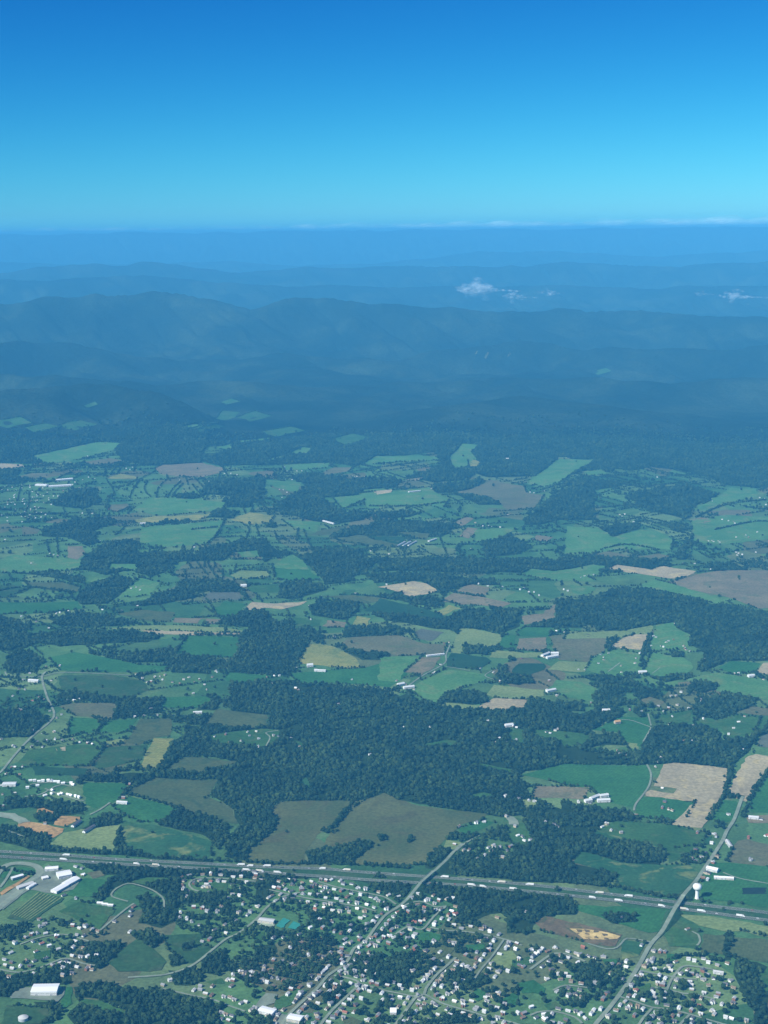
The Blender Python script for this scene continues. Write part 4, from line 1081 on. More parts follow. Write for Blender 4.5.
for n_, xy in zip(('first', 'middle', 'last'), ('600,385', '630,392', '663,398')):
    building('field_shed', 'shed', 'T0', xy, 12, 6, 3, 1, 'white', 'roof_white', f'{n_} of three white sheds in line on the playing field', -0.12, parts='')
building('store', 'store', 'U2', '25,478', None, 17, 6, 1.0, 'white', 'roof_white', 'long white roofed store on the asphalt lot at the photo edge', dir_to='110,500')
building('store', 'store', 'U2', '195,525', None, 18, 6, 1.0, 'cream', 'roof_white', 'long white store across the long street from the asphalt lot', dir_to='275,540')
building('school', 'school', 'T2', '20,490', None, 14, 5, 1.5, 'cream', 'roof_pale', 'pale school building beside the two teal courts', dir_to='110,500')
building('octagonal_hall', 'hall', 'U3', '38,487', None, 17, 5, 4, 'white', 'roof_white', 'big white hall at the end of the avenue of tidy lots', dir_to='74,487')
building('estate_block', 'house', 'U5', '440,248', None, 9, 4, 2, 'white', 'roof_pale', 'long pale terrace at the upper corner of the estate below the olive fields', dir_to='500,258')
building('barn', 'barn', 'T5', '402,180', None, 14, 6, 3, 'white', 'roof_white', 'long white barn nearest the road above the water tower', dir_to='468,195')
building('barn', 'barn', 'T5', '475,235', 22, 10, 4, 2, 'white', 'roof_white', 'white shed in the green field behind the tower, nearer the road', -0.2)
building('barn', 'barn', 'T5', '530,238', 22, 10, 4, 2, 'cream', 'roof_white', 'pale shed in the green field behind the tower, farther from the road', -0.2)
building('barn', 'barn', 'T5', '520,12', None, 9, 4, 2, 'white', 'roof_pale', 'long thin pale barn beside the ploughed brown field', dir_to='545,48')
building('poultry_house', 'barn', 'A0', '290,512', None, 11, 4, 2, 'white', 'roof_dark', 'upper dark roofed poultry shed with bright gable by the red dirt', dir_to='322,488')
building('poultry_house', 'barn', 'A0', '335,535', None, 11, 4, 2, 'white', 'roof_dark', 'lower dark roofed poultry shed with bright gable by the yellow meadow', dir_to='378,508')
building('farm_shed', 'shed', 'A0', '468,414', None, 12, 5, 2, 'white', 'roof_white', 'long white farm shed in the green meadow above the dirt lots', dir_to='510,418')
building('warehouse', 'warehouse', 'A0', '12,345', None, 24, 6, 2, 'white', 'roof_white', 'wide white building beside the twin rows of new houses', dir_to='65,342')
building('barn', 'barn', 'A1', '5,55', None, 11, 5, 2, 'white', 'roof_white', 'long white barn at the top of the tan field by the woods', dir_to='40,55')
building('barn', 'barn', 'A2', '500,108', 24, 14, 6, 4, 'white', 'roof_white', 'white barn in the clearing under the tan field in the big wood', 0.3)
for k_, (a_, b_, lb) in enumerate((('58,402', '92,390', 'upper left roof of the white farm complex under the bright meadow'), ('85,410', '135,408', 'widest roof of the white farm complex under the bright meadow'), ('35,412', '62,408', 'small left roof of the white farm complex under the bright meadow'), ('95,392', '128,388', 'upper right roof of the white farm complex under the bright meadow'))):
    building('dairy_barn', 'barn', 'A3', a_, None, 13, 6, 3, 'white', 'roof_white', lb, dir_to=b_)
building('barn', 'barn', 'A3', '105,48', None, 13, 6, 3, 'white', 'roof_white', 'white barn at the woodland corner above the curved green field', dir_to='135,48')
building('farmhouse', 'house', 'A3', '165,95', 18, 12, 6, 4, 'tan_siding', 'roof_orange', 'tan roofed farmhouse on the curved green field', 0.4)
building('farm_shed', 'shed', 'A3', '690,474', None, 15, 5, 2, 'white', 'roof_white', 'white shed on the pale yard at the right edge', dir_to='730,478')
building('barn', 'barn', 'B0', '115,488', None, 15, 6, 3, 'white', 'roof_white', 'white barn beside the bend of the left edge road', dir_to='155,490')
building('barn', 'barn', 'B1', '195,108', None, 18, 7, 4, 'white', 'roof_white', 'lone white barn beside the ring of pale meadow', dir_to='218,108')
building('barn', 'barn', 'B1', '490,446', None, 12, 5, 2, 'white', 'roof_white', 'long white barn under the golden field', dir_to='535,448')
building('barn', 'barn', 'B1', '472,428', 20, 12, 7, 4, 'white', 'roof_white', 'short white barn touching the golden field', 0.2)
for a_, b_, lb in (('632,388', '660,378', 'left roof of the white farm beside the brown field'), ('650,395', '695,390', 'long front roof of the white farm beside the brown field'), ('668,378', '698,380', 'rear right roof of the white farm beside the brown field')):
    building('dairy_barn', 'barn', 'B2', a_, None, 14, 6, 3, 'white', 'roof_white', lb, dir_to=b_)
for a_, b_, lb in (('55,506', '80,500', 'left barn of the white farm at the wood tip on the diagonal road'), ('78,518', '120,512', 'largest barn of the white farm at the wood tip on the diagonal road')):
    building('dairy_barn', 'barn', 'B2', a_, None, 15, 6, 3, 'white', 'roof_white', lb, dir_to=b_)
building('poultry_house', 'barn', 'B2', '170,388', None, 12, 4, 2, 'white', 'roof_white', 'long pale poultry shed on the ploughed patch by the diagonal road', dir_to='240,380')
building('dairy_barn', 'barn', 'B2', '650,530', None, 14, 6, 3, 'white', 'roof_white', 'white barn beside the bright triangular field', dir_to='685,525')
building('barn', 'barn', 'B3', '250,455', None, 14, 6, 3, 'white', 'roof_white', 'largest white roof of the suburb beside the big dark wood', dir_to='282,453')
building('barn', 'barn', 'B3', '688,470', None, 16, 6, 3, 'white', 'roof_white', 'white barn on the light green slope under the big dark wood', dir_to='712,468')
for k_, x_ in enumerate((0, 16, 32)):
    building('poultry_house', 'barn', 'C2', f'{52+x_*1.4},{507-k_}', None, 9, 4, 2, 'white', 'roof_white', f"{('first', 'second', 'third')[k_]} from the left of the parallel white poultry sheds on dark field", dir_to=f'{84+x_*1.4},{490-k_}', parts='', group='parallel white poultry sheds')
building('poultry_house', 'barn', 'C2', '178,488', None, 12, 4, 2, 'white', 'roof_white', 'lone white poultry shed right of the parallel sheds', dir_to='208,478', parts='')
building('poultry_house', 'barn', 'C2', '98,290', None, 16, 4, 2, 'white', 'roof_white', 'far white poultry shed on the pasture under the mountain woods', dir_to='145,286', parts='')
building('poultry_house', 'barn', 'C1', '525,406', None, 16, 4, 2, 'white', 'roof_white', 'far long white shed at the edge of the dark wood', dir_to='570,418', parts='')
building('barn', 'barn', 'C0', '560,418', None, 16, 6, 2, 'white', 'roof_white', 'far white barn on the yellow strip field', dir_to='582,417', parts='')
building('barn', 'barn', 'C2', '488,160', None, 20, 7, 3, 'white', 'roof_white', 'far white barn in the clearing at the mountain foot', dir_to='503,160', parts='')
for a_, b_, lb in (('145,262', '190,266', 'left white factory roof of the distant town'), ('195,268', '285,266', 'widest white factory roof of the distant town'), ('225,244', '290,240', 'rear white factory roof of the distant town')):
    building('factory', 'factory', 'C0', a_, None, 30, 8, 1.5, 'white', 'roof_white', lb, dir_to=b_, parts='')
def round_tank():
    p = tw('U0', '140,530')[0]; r = empty('storage_tank', (*p, nz(*p)+.6)); tag(r, 'round grey storage tank at the bottom edge below the big white shed', 'tank')
    obj('wall', MB().lathe([(9, 0), (9, 6)], 32).mesh('wall', M['grey_siding']), r); obj('roof', MB().lathe([(9.3, 6), (5, 8), (1, 9), (0.01, 9.1)], 32).mesh('roof', M['roof_pale'], True), r)
    BIG.append((p, 9))
round_tank()

# ------------------------------------------------------------------ water tower
wp = tw('T5', '342,352')[0]; WT = empty('water_tower', (*wp, nz(*wp)+.6)); WT.scale = (.88, .88, .9); tag(WT, 'white water tower with a bulb tank on a thick stem beside the motorway', 'water tower')
obj('pedestal', MB().lathe([(5.6, 0), (5.2, 1.2), (4.6, 4), (4.3, 10), (4.3, 19), (4.9, 21.5)], 40).mesh('pedestal', M['white'], True), WT)
tk = obj('tank', MB().lathe([(4.9, 21.5), (7.4, 23.0), (9.4, 25.2), (10.6, 28), (10.8, 30), (10.2, 32.6), (8.4, 35), (5.4, 36.8), (2.2, 37.5), (.01, 37.6)], 48).mesh('tank', M['white'], True), WT)
obj('railing', MB().lathe([(2.4, 37.3), (2.4, 38.5), (2.3, 38.5), (2.3, 37.3)], 24).mesh('railing', M['steel']), tk)
obj('door', MB().box((0, -5.25, 1.3), (1.2, .5, 2.4)).mesh('door', M['steel']), WT)
BIG.append((wp, 12))

# ------------------------------------------------------------------ traffic
def wheel(r, w): 
    q = MB(); q.lathe([(.01, -w/2), (r*.9, -w/2), (r, -w/2+.04), (r, w/2-.04), (r*.9, w/2), (.01, w/2)], 14)
    q.v = [(x, z, y+r) for x, y, z in q.v]; q.f = [f[::-1] for f in q.f]; return q
def lorry_parts(col, L=16.0):
    t = MB().box((-1.5, 0, 2.75), (L, 2.6, 3.1)); t.box((-1.5, 0, 1.1), (L, 1.0, .25))
    cab = MB(); y = 1.25
    prof = [(L/2-1.1, .6), (L/2+3.6, .6), (L/2+3.6, 1.8), (L/2+1.9, 2.0), (L/2+1.5, 3.2), (L/2+.6, 3.9), (L/2-1.1, 3.9)]
    v = [(a, -y, b) for a, b in prof]+[(a, y, b) for a, b in prof]; n = len(prof)
    cab.add(v, [list(range(n))[::-1], list(range(n, 2*n))]+[[i, (i+1) % n, n+(i+1) % n, n+i] for i in range(n)])
    ws = MB().box((L/2+1.75, 0, 2.55), (.2, 2.2, .9))
    wh = []
    for x in (-L/2+.2, -L/2+1.5, L/2-.6, L/2+.6, L/2+2.7):
        for s in (-1, 1): wh.append((x, s*1.05))
    return t.mesh('trailer', M[col]), cab.mesh('cab', M['car_white']), ws.mesh('windscreen', M['glass']), wheel(.5, .35).mesh('wheel', M['tyre']), wh
def car_parts(col):
    b = MB(); prof = [(-2.3, .35), (2.3, .35), (2.3, .75), (1.9, .95), (1.1, 1.0), (-1.9, 1.05), (-2.3, .9)]
    n = len(prof); y = .9
    b.add([(a, -y, z) for a, z in prof]+[(a, y, z) for a, z in prof], [list(range(n))[::-1], list(range(n, 2*n))]+[[i, (i+1) % n, n+(i+1) % n, n+i] for i in range(n)])
    b.box((-.5, 0, 1.5), (1.7, 1.4, .08))
    g = MB(); g.add([(-1.9, -.85, 1.02), (1.0, -.85, .99), (.35, -.7, 1.47), (-1.35, -.7, 1.47), (-1.9, .85, 1.02), (1.0, .85, .99), (.35, .7, 1.47), (-1.35, .7, 1.47)], [[0, 1, 2, 3], [7, 6, 5, 4], [1, 5, 6, 2], [4, 0, 3, 7], [3, 2, 6, 7]])
    return b.mesh('body', M[col]), g.mesh('cabin_glass', M['glass']), wheel(.34, .22).mesh('wheel', M['tyre']), [(x, s*.82) for x in (-1.4, 1.4) for s in (-1, 1)]
LORRIES = [('T0', 405, 95, 'u'), ('T0', 380, 122, 'l'), ('T1', 50, 155, 'l'), ('T1', 173, 163, 'l'), ('T1', 685, 157, 'u'), ('T1', 742, 160, 'u'), ('T1', 708, 187, 'l'), ('T2', 72, 162, 'u'), ('T2', 15, 192, 'l'), ('T2', 125, 198, 'l'), ('T2', 400, 177, 'u'), ('T2', 545, 185, 'u'), ('T3', 365, 228, 'u'), ('T3', 522, 270, 'l'), ('T3', 597, 280, 'l'), ('T3', 710, 257, 'u'), ('T4', 105, 267, 'u'), ('T4', 8, 293, 'l'), ('T4', 527, 322, 'u'), ('T4', 478, 347, 'l'), ('T4', 700, 342, 'u'), ('T4', 635, 367, 'l'), ('T5', 140, 402, 'l'), ('T5', 265, 418, 'l'), ('T5', 365, 432, 'l'), ('T5', 600, 465, 'l')]
LP_ = [lorry_parts(c, L) for c, L in (('white', 12.5), ('white', 12.5), ('white', 9.5), ('cream', 12.5))]
def on_lane(x, c, off):
    d = ray(c_px(c)[:, 0], c_px(c)[:, 1]); return d
def lane_at(px, c, off):
    q = C_PX[id(c)]; i = int(np.argmin(np.abs(q-px))); t = c[min(i+1, len(c)-1)]-c[max(i-1, 0)]; t = t/np.hypot(*t)
    return c[i]+np.array([-t[1], t[0]])*off, math.atan2(t[1], t[0])
def px_of(P):
    P = np.asarray(P, float); d = P-np.array([0, 0, H]); f = d@fw; return CX+FPX*(d@rt)/f, CY-FPX*(d@up)/f
C_PX = {id(c): px_of(np.column_stack([c, np.zeros(len(c))]))[0] for c in (UP, LO)}
cnt = {'u': 0, 'l': 0}; CARNAME = {'u': 'far', 'l': 'near'}
LORRIES.sort(key=lambda q: TL[q[0]][0]+q[1]/6)
for k, (t, x, y, ln) in enumerate(LORRIES):
    px = TL[t][0]+x/6; c = UP if ln == 'u' else LO; cnt[ln] += 1
    p, a = lane_at(px, c, random.choice((-1.8, 1.6))); a += math.pi if ln == 'u' else 0
    tm, cm, wm_, wh, wpos = LP_[k % 4]
    r = empty('lorry', (*p, nz(*p)+2.02), a); tag(r, f"{'cream' if k % 4 == 3 else 'white'} {'short ' if k % 4 == 2 else ''}lorry, {ordn(cnt[ln])} from left on the {CARNAME[ln]} motorway carriageway", 'lorry', 'lorries on the motorway')
    obj('trailer', tm, r); cb = obj('cab', cm, r); obj('windscreen', wm_, cb)
    for q in wpos: obj('wheel', wh, r, (q[0], q[1], 0))
CP_ = {c: car_parts('car_'+c) for c in ('white', 'silver', 'dark', 'red')}
cnt = {'u': 0, 'l': 0}
xs = sorted([(x, 'u') for x in (12, 33, 96, 118, 150, 210, 225, 285, 310, 372, 395, 470, 474, 488, 560, 575, 611, 660, 706, 752)]+[(x, 'l') for x in (20, 45, 92, 112, 180, 205, 262, 286, 335, 360, 405, 430, 455, 495, 540, 556, 575, 645, 715, 760)])
for k, (x, ln) in enumerate(xs):
    c = UP if ln == 'u' else LO; cnt[ln] += 1; p, a = lane_at(x, c, random.choice((-1.8, 1.6))); a += math.pi if ln == 'u' else 0
    col = random.choice(['white', 'white', 'silver', 'silver', 'dark', 'red']); bm_, gm, wh, wpos = CP_[col]
    r = empty('car', (*p, nz(*p)+2.02), a); tag(r, f"small {col} car, {ordn(cnt[ln])} car from left on the {CARNAME[ln]} motorway carriageway", 'car', 'cars on the motorway')
    obj('body', bm_, r); obj('cabin_glass', gm, r)
    for q in wpos: obj('wheel', wh, r, (q[0], q[1], 0))

# ------------------------------------------------------------------ trees
def ico(sub):
    b = bmesh.new(); bmesh.ops.create_icosphere(b, subdivisions=sub, radius=1); b.verts.ensure_lookup_table()
    v = np.array([q.co[:] for q in b.verts]); f = np.array([[q.index for q in x.verts] for x in b.faces]); b.free(); return v, f
ICO = {k: ico(k) for k in (1, 2, 3)}
def crown(seed, nb, sub, rough=0.22, squash=1.0, base=0.45):
    """ragged crown of unit radius: NB leaf clumps round a core, every vertex thrown in or out"""
    R = np.random.default_rng(seed); V = []; F_ = []; b = 0
    for k in range(nb):
        v, f = ICO[sub if k == 0 else max(1, sub-1 if nb > 6 else sub)]
        if k == 0: c = np.array([0, 0, base+.75*squash]); r = .72
        else:
            a = 2.399*k+R.uniform(-.4, .4); e = R.uniform(-.35, .95); rad = .58*math.cos(e); c = np.array([math.cos(a)*rad, math.sin(a)*rad, base+.72*squash+.62*squash*math.sin(e)]); r = R.uniform(.30, .5)
        q = v*(1+R.normal(0, rough, (len(v), 1)))*r*np.array([1, 1, squash*.95])+c
        V.append(q); F_.append(f+b); b += len(v)
    return np.concatenate(V), np.concatenate(F_)
def in_any(P, L):
    m = np.zeros(len(P), bool)
    for q in L: m |= pip(q, P)
    return m
def lat(D0, D1, sp, amax=0.31):
    xs = np.arange(-D1*math.tan(amax), D1*math.tan(amax), sp); ys = np.arange(D0*.9, D1, sp)
    gx, gy = np.meshgrid(xs, ys); P = np.stack([gx.ravel(), gy.ravel()], 1)+rng.uniform(-.42*sp, .42*sp, (gx.size, 2))
    D = np.hypot(P[:, 0], P[:, 1]); a = np.abs(np.arctan2(P[:, 0], P[:, 1]))
    return P[(D >= D0) & (D < D1) & (a < amax)]
FP = [p for _, p in FIELD]
PAVED = [tw(*q) for q in (('U0', '60,390 140,335 185,325 360,325 400,330 385,380 340,430 300,415 180,405 100,400 65,402'), ('U2', '0,440 60,370 130,375 110,430 60,445 170,500 260,495 300,530 290,560 120,560 110,520 0,480'), ('T2', '0,470 110,480 165,465 280,505 235,550 120,540 10,520'), ('T0', '0,150 100,120 240,150 490,200 480,240 390,340 385,352 190,492 40,475 0,470'))]
ROADC = [(c, 9.0) for _, c in STREET_W]+[(c, 8.0) for c in ROAD_W]+[(UP, 15.0), (LO, 15.0), (OV1, 11.0)]
RC = np.concatenate([c for c, _ in ROADC]); RW = np.concatenate([np.full(len(c), w) for c, w in ROADC])
def bucket_clear(P, Q, W):
    """True where P keeps its distance W from every Q (grid hash)"""
    cell = 24.0; tab = {}
    for i, q in enumerate(Q): tab.setdefault((int(q[0]//cell), int(q[1]//cell)), []).append(i)
    ok = np.ones(len(P), bool)
    for i, p in enumerate(P):
        a, b = int(p[0]//cell), int(p[1]//cell)
        for u in (a-1, a, a+1):
            for v in (b-1, b, b+1):
                for j in tab.get((u, v), ()):
                    if (p[0]-Q[j][0])**2+(p[1]-Q[j][1])**2 < W[j]**2: ok[i] = False; break
                if not ok[i]: break
            if not ok[i]: break
    return ok
def near_pts(P): # (houses, roads)
    return bucket_clear(P, HP, np.full(len(HP), 9.3)) & bucket_clear(P, RC, RW)
PTS, SCL = [], []
zones = [(2100, 3600, 7.0, 4.2), (3600, 5200, 7.6, 4.7), (5200, 7200, 8.6, 5.0), (7200, 10600, 10.8, 6.2)]
for D0, D1, sp, rad in zones:
    P = lat(D0, D1, sp)
    wob = (fbm(P[:, 0]/60, P[:, 1]/60, 3)-.5)*2; wob2 = (fbm(P[:, 1]/60+50, P[:, 0]/60, 3)-.5)*2
    w = in_any(P+np.stack([wob, wob2], 1)*np.clip(D0*.006, 14, 40), WOOD); fl = in_any(P, FP); cp = in_any(P, COPSES); pv = in_any(P, PAVED)
    line = np.interp(np.arctan2(P[:, 0], P[:, 1]), _faz, _fD); hill = np.hypot(P[:, 0], P[:, 1]) > line
    w &= (rng.random(len(P)) < .9) & (fbm(P[:, 0]/55, P[:, 1]/55, 2) > .28); hill &= rng.random(len(P)) > sstep(8600, 10500, np.hypot(P[:, 0], P[:, 1]))
    m = ((w & ~fl) | cp | (hill & ~fl)) & ~pv
    # open farmland: creek lines and odd field trees
    n1 = np.abs(fbm(P[:, 0]/620, P[:, 1]/520, 3)-0.5); n2 = fbm(P[:, 0]/160, P[:, 1]/160, 2)
    loose = ((n1 < 0.016) & (n2 > .42) & (rng.random(len(P)) < .55)) | ((n2 > .66) & (rng.random(len(P)) < .12)) | (rng.random(len(P)) < .004)
    loose &= (D0 < 5000) | (rng.random(len(P)) < .5)
    m |= loose & ~fl & ~pv & (np.hypot(P[:, 0], P[:, 1]) > 2900)
    m |= fl & (rng.random(len(P)) < .0008)
    P = P[m]; PTS.append(P); SCL.append(rad*rng.choice([.75, 1.0, 1.25, 1.6], len(P), p=[.3, .35, .25, .1])*rng.uniform(.85, 1.15, len(P)))
# hedgerows: the traced ones, and along many field edges
def along(c, sp, j, s):
    q = resample(c, sp); q = q[rng.random(len(q)) < .85]; PTS.append(q+rng.normal(0, j, q.shape)); SCL.append(s*rng.uniform(.6, 1.25, len(q)))
for h_ in HEDGES: along(h_, 6.0, 2.0, 4.6); along(h_, 8.0, 4.0, 4.0)
for m_, p in FIELD:
    n = len(p)
    for i in range(n):
        if m_ != 'tan' and rng.random() < .30:
            a, b = p[i], p[(i+1) % n]; L = np.hypot(*(b-a))
            if L > 40: along(np.array([a, b]), 8.5, 1.8, 4.0 if np.hypot(*a) < 5200 else 5.0)
# field boundaries of the open valley, in the two directions the farms are laid out in
for k in range(900):
    D = rng.uniform(3700, 9700); a = rng.uniform(-.29, .29); c = np.array([D*math.sin(a), D*math.cos(a)]); g = (.42 if rng.random() < .55 else 1.95)+.25*math.sin(c[0]/900+c[1]/1300)+rng.normal(0, .08)
    L = rng.uniform(60, 260)*(D/5200); t = np.array([math.cos(g), math.sin(g)])*L; b_ = np.array([-t[1], t[0]])*rng.normal(0, .08)
    q = resample(np.array([c-t, c+b_, c+t]), 6.0+D*.0003); m = ~in_any(q, FP) & ~in_any(q, WOOD) & ~in_any(q, PAVED) & (rng.random(len(q)) < .92)
    q = q[m]; PTS.append(q+rng.normal(0, 1.8, q.shape)); SCL.append((2.6+D*.00022)*rng.uniform(.6, 1.3, len(q)))
# the tree filled town
TOWN = [tw('P', s) for s in ('180,875 400,886 430,900 500,935 512,941 560,955 640,965 700,955 735,980 745,1030 225,1030 245,985 215,960 180,925', '-5,930 60,918 112,930 97,962 60,976 -5,978', '140,880 260,878 262,930 180,930', '690,940 700,930 720,960 700,960', '670,838 720,850 715,885 690,880', '440,836 560,820 520,868 450,866')]
P = lat(2150, 3500, 8.6); dens = fbm(P[:, 0]/70, P[:, 1]/70, 3)
P = P[in_any(P, TOWN) & ~in_any(P, FP) & ~in_any(P, PAVED) & (rng.random(len(P)) < np.clip((dens-.40)*5.5, .15, .92))]
TP = P; TS = rng.uniform(2.9, 5.6, len(P))
bigP = np.array([b[0] for b in BIG]); bigR = np.array([b[1]+5 for b in BIG])
def off_big(P):
    ok = np.ones(len(P), bool)
    for q, r in zip(bigP, bigR): ok &= np.hypot(P[:, 0]-q[0], P[:, 1]-q[1]) > r
    return ok
ok = near_pts(TP) & off_big(TP); TP, TS = TP[ok], TS[ok]
# one yard tree per house becomes a tree of its own, the rest join the woodland
IND = {}
order = np.argsort(np.hypot(TP[:, 0], TP[:, 1]))
HI = HP[:N_IND]
for j in order:
    d = np.hypot(HI[:, 0]-TP[j, 0], HI[:, 1]-TP[j, 1]); i = int(np.argmin(d))
    if d[i] < 48: IND.setdefault(i, []).append((d[i], j))
IND = {i: [j for _, j in sorted(L)[:2]] for i, L in IND.items()}
n_ = 300-len(IND)
for i in sorted(IND, key=lambda i: -HD[i]):                 # a second tree where the nearest houses have one
    if len(IND[i]) > 1 and sum(len(L) for L in IND.values()) > 300: IND[i] = IND[i][:1]
for L in IND.values():
    if len(L) > 1: TS[L[0]], TS[L[1]] = max(TS[L[0]], 4.9), min(TS[L[1]], 3.7)
used = {j for L in IND.values() for j in L}
def tree_meshes(seed):
    v, f = crown(seed, 10, 3, .13, 1.05); cr = new_mesh('crown', v, f, M['leaf'])
    t = MB(); t.lathe([(.085, -.05), (.06, .2), (.045, .5), (.02, 1.0)], 7)
    for k in range(4):
        a = 1.57*k+seed; n = len(t.v); c, s = math.cos(a), math.sin(a)
        t.add([(.03*s, -.03*c, .4), (-.03*s, .03*c, .4), (.45*c, .45*s, .85), (0, 0, .47)], [[0, 1, 2], [1, 3, 2], [3, 0, 2]])
    return cr, t.mesh('trunk', M['bark'])
TM = [tree_meshes(s) for s in range(11, 17)]
for i, L in sorted(IND.items()):
    for k, j in enumerate(L):
        p = TP[j]; s = TS[j]*1.12; cm, tm = TM[int(j) % 6]
        o = obj('tree', tm, None, (*p, nz(*p)+.1), random.uniform(0, 6.28)); o.scale = (s, s, s*random.uniform(.9, 1.2)); obj('crown', cm, o)
        tag(o, f"{('larger ', 'smaller ')[k] if len(L) > 1 else ''}leafy tree beside {HLAB[i]}", 'tree', 'yard trees of the town')
rest = np.array([j for j in range(len(TP)) if j not in used])
PW = np.concatenate(PTS); SW = np.concatenate(SCL)
ok = near_pts(PW) & off_big(PW); PW, SW = PW[ok], SW[ok]
PW = np.concatenate([PW, TP[rest]]); SW = np.concatenate([SW, TS[rest]])
print('trees', len(PW), 'individual', len(IND), 'houses', len(HP))
ZW = terr(PW[:, 0], PW[:, 1])
# woodland: tree shapes and the spots where they grow, in one mesh; the spots are the loose vertices
NV = 8; pv, pf, pid = [], [], []; b = 0
for k in range(NV):
    v, f = crown(40+k, 4+k % 3, 2, .2, (1.0, 1.15, .9, 1.3)[k % 4], .3); pv.append(v); pf.append(f+b); pid.append(np.full(len(v), k)); b += len(v)
pv = np.concatenate(pv); pf = np.concatenate(pf); pid = np.concatenate(pid)
V_ = np.concatenate([pv, np.column_stack([PW, ZW])])
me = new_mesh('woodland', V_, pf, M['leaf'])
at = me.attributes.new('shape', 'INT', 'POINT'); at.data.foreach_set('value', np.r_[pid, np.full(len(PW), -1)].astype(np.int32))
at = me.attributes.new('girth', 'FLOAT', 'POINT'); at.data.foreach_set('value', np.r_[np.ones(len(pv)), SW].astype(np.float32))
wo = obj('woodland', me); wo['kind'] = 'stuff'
ng = bpy.data.node_groups.new('grow_woodland', 'GeometryNodeTree')
ng.interface.new_socket('Geometry', in_out='INPUT', socket_type='NodeSocketGeometry'); ng.interface.new_socket('Geometry', in_out='OUTPUT', socket_type='NodeSocketGeometry')
N, L_ = ng.nodes, ng.links
gi = N.new('NodeGroupInput'); go = N.new('NodeGroupOutput')
def attr(name, typ):
    a = N.new('GeometryNodeInputNamedAttribute'); a.data_type = typ; a.inputs[0].default_value = name
    return a.outputs[0]
sh = attr('shape', 'INT'); girth = attr('girth', 'FLOAT')
def sep(k):
    c = N.new('FunctionNodeCompare'); c.data_type = 'INT'; c.operation = 'EQUAL'; L_.new(sh, c.inputs[2]); c.inputs[3].default_value = k
    s = N.new('GeometryNodeSeparateGeometry'); s.domain = 'POINT'; L_.new(gi.outputs[0], s.inputs[0]); L_.new(c.outputs[0], s.inputs[1]); return s.outputs[0]
jn = N.new('GeometryNodeJoinGeometry')
for k in range(NV):
    t = N.new('GeometryNodeGeometryToInstance'); L_.new(sep(k), t.inputs[0]); L_.new(t.outputs[0], jn.inputs[0])
ip = N.new('GeometryNodeInstanceOnPoints'); ip.inputs['Pick Instance'].default_value = True
L_.new(sep(-1), ip.inputs['Points']); L_.new(jn.outputs[0], ip.inputs['Instance'])
rv = N.new('FunctionNodeRandomValue'); rv.data_type = 'INT'
rv.inputs[4].default_value = 0; rv.inputs[5].default_value = NV-1; L_.new(rv.outputs[2], ip.inputs['Instance Index'])
rr_ = N.new('FunctionNodeRandomValue'); rr_.data_type = 'FLOAT_VECTOR'; rr_.inputs[0].default_value = (0, 0, 0); rr_.inputs[1].default_value = (0, 0, 6.283); rr_.inputs['Seed'].default_value = 5
L_.new(rr_.outputs[0], ip.inputs['Rotation']); L_.new(girth, ip.inputs['Scale'])
L_.new(ip.outputs[0], go.inputs[0])
md = wo.modifiers.new('grow', 'NODES'); md.node_group = ng

# ------------------------------------------------------------------ clouds
def cloud_mat(name, dens, soft):
    m, n, l, b = mat(name, 1.0, 0.0); b.inputs['Base Color'].default_value = (.86, .95, .96, 1)
    P = n.new('ShaderNodeNewGeometry').outputs['Position']; f = noise_n(n, l, P, soft, 5, .3, .6)
    l.new(ramp_n(n, l, f, [(.38, (0, 0, 0)), (.70, (dens,)*3)]), b.inputs['Alpha'])
    return m
CL1 = cloud_mat('thin_cloud', .13, .012); CL2 = cloud_mat('bank_cloud', .07, .0006)
def cloud(px, py, D, L, W, Hh, n, seed, cm):
    R = np.random.default_rng(seed); d = ray([px], [py])[0]; t = D/math.hypot(d[0], d[1]); c = np.array([d[0]*t, d[1]*t, H+d[2]*t]); V = []; F_ = []; b = 0
    for k in range(n):
        v, f = ICO[2]; u = R.beta(1.5, 2.6)*2-1; env = math.exp(-((u+.45)/.42)**2); r = R.uniform(.07, .17)*Hh*(0.45+env)
        q = v*(1+R.normal(0, .10, (len(v), 1)))*np.array([r*1.7, r*1.7, r])+np.array([u*L/2, R.normal(0, W/4), R.normal(.05, .3)*Hh*env-.12*Hh*u])
        V.append(q); F_.append(f+b); b += len(v)
    o = obj('cloud', new_mesh('cloud', np.concatenate(V), np.concatenate(F_), cm, None, True)); o.location = c; return o
tag(cloud(493, 290, 21500, 1050, 420, 200, 150, 1, CL1), 'small bright white cloud lying low over the far blue ridges', 'cloud', 'low clouds over the ridges')
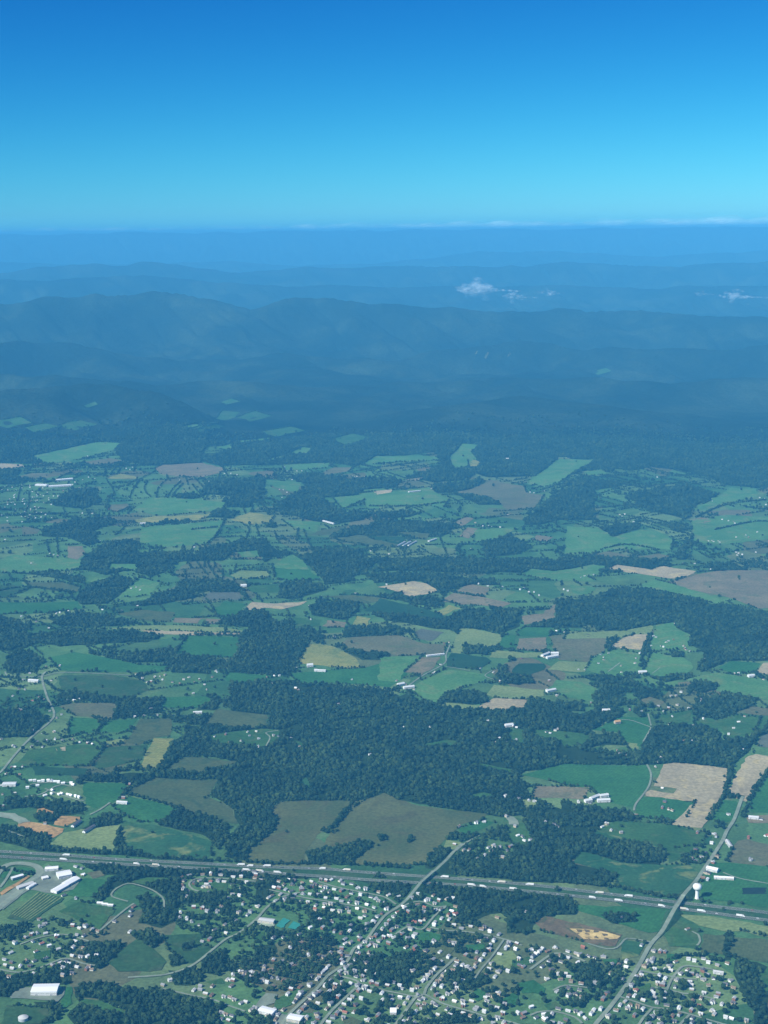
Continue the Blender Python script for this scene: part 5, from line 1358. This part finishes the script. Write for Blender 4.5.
tag(cloud(522, 297, 21500, 560, 260, 120, 60, 2, CL1), 'thin wisp trailing right from the small bright cloud', 'cloud', 'low clouds over the ridges')
tag(cloud(556, 293, 21800, 520, 260, 90, 40, 3, CL1), 'faint flat wisp right of the small bright cloud', 'cloud', 'low clouds over the ridges')
tag(cloud(748, 297, 21500, 800, 320, 130, 80, 4, CL1), 'thin white wisp over the ridges at the right edge', 'cloud', 'low clouds over the ridges')
tag(cloud(706, 294, 21800, 360, 200, 80, 26, 6, CL1), 'tiny faint wisp left of the right edge wisp', 'cloud', 'low clouds over the ridges')
def bank():
    R = np.random.default_rng(9); V = []; F_ = []; b = 0; v, f = ICO[2]
    for k in range(420):
        a = R.uniform(-.34, .34); D = R.uniform(78000, 92000); u = (a+.26)/.52; top = 90+230*np.clip(u, 0, 1.1)*(.55+.9*vnoise(np.array([a*45]), np.array([.3]))[0])
        if R.random() > .35+.65*u: continue
        r = R.uniform(60, 150)*(.7+u); z = H+60+D*0.0012+R.uniform(0, 1)**1.5*top
        V.append(v*(1+R.normal(0, .1, (len(v), 1)))*np.array([r*4.5, r*4.5, r])+np.array([D*math.sin(a), D*math.cos(a), z])); F_.append(f+b); b += len(v)
    o = obj('clouds', new_mesh('clouds', np.concatenate(V), np.concatenate(F_), CL2, None, True)); o['kind'] = 'stuff'
bank()

# ------------------------------------------------------------------ haze
HZ = max(H+20, float(Z.max())+8)
print('haze top', HZ)
hb = MB().box((0, 34800, (HZ-40)/2), (66000, 69900, HZ+40))
hm = bpy.data.materials.new('haze'); hm.use_nodes = True; hn = hm.node_tree.nodes; hn.remove(hn['Principled BSDF'])
pv_ = hn.new('ShaderNodeVolumePrincipled'); pv_.inputs['Color'].default_value = (.118, .555, 1.0, 1); pv_.inputs['Density'].default_value = 4.6e-5; pv_.inputs['Anisotropy'].default_value = -0.15
hm.node_tree.links.new(pv_.outputs[0], hn['Material Output'].inputs['Volume'])
ho = obj('haze', hb.mesh('haze', hm)); ho['kind'] = 'stuff'
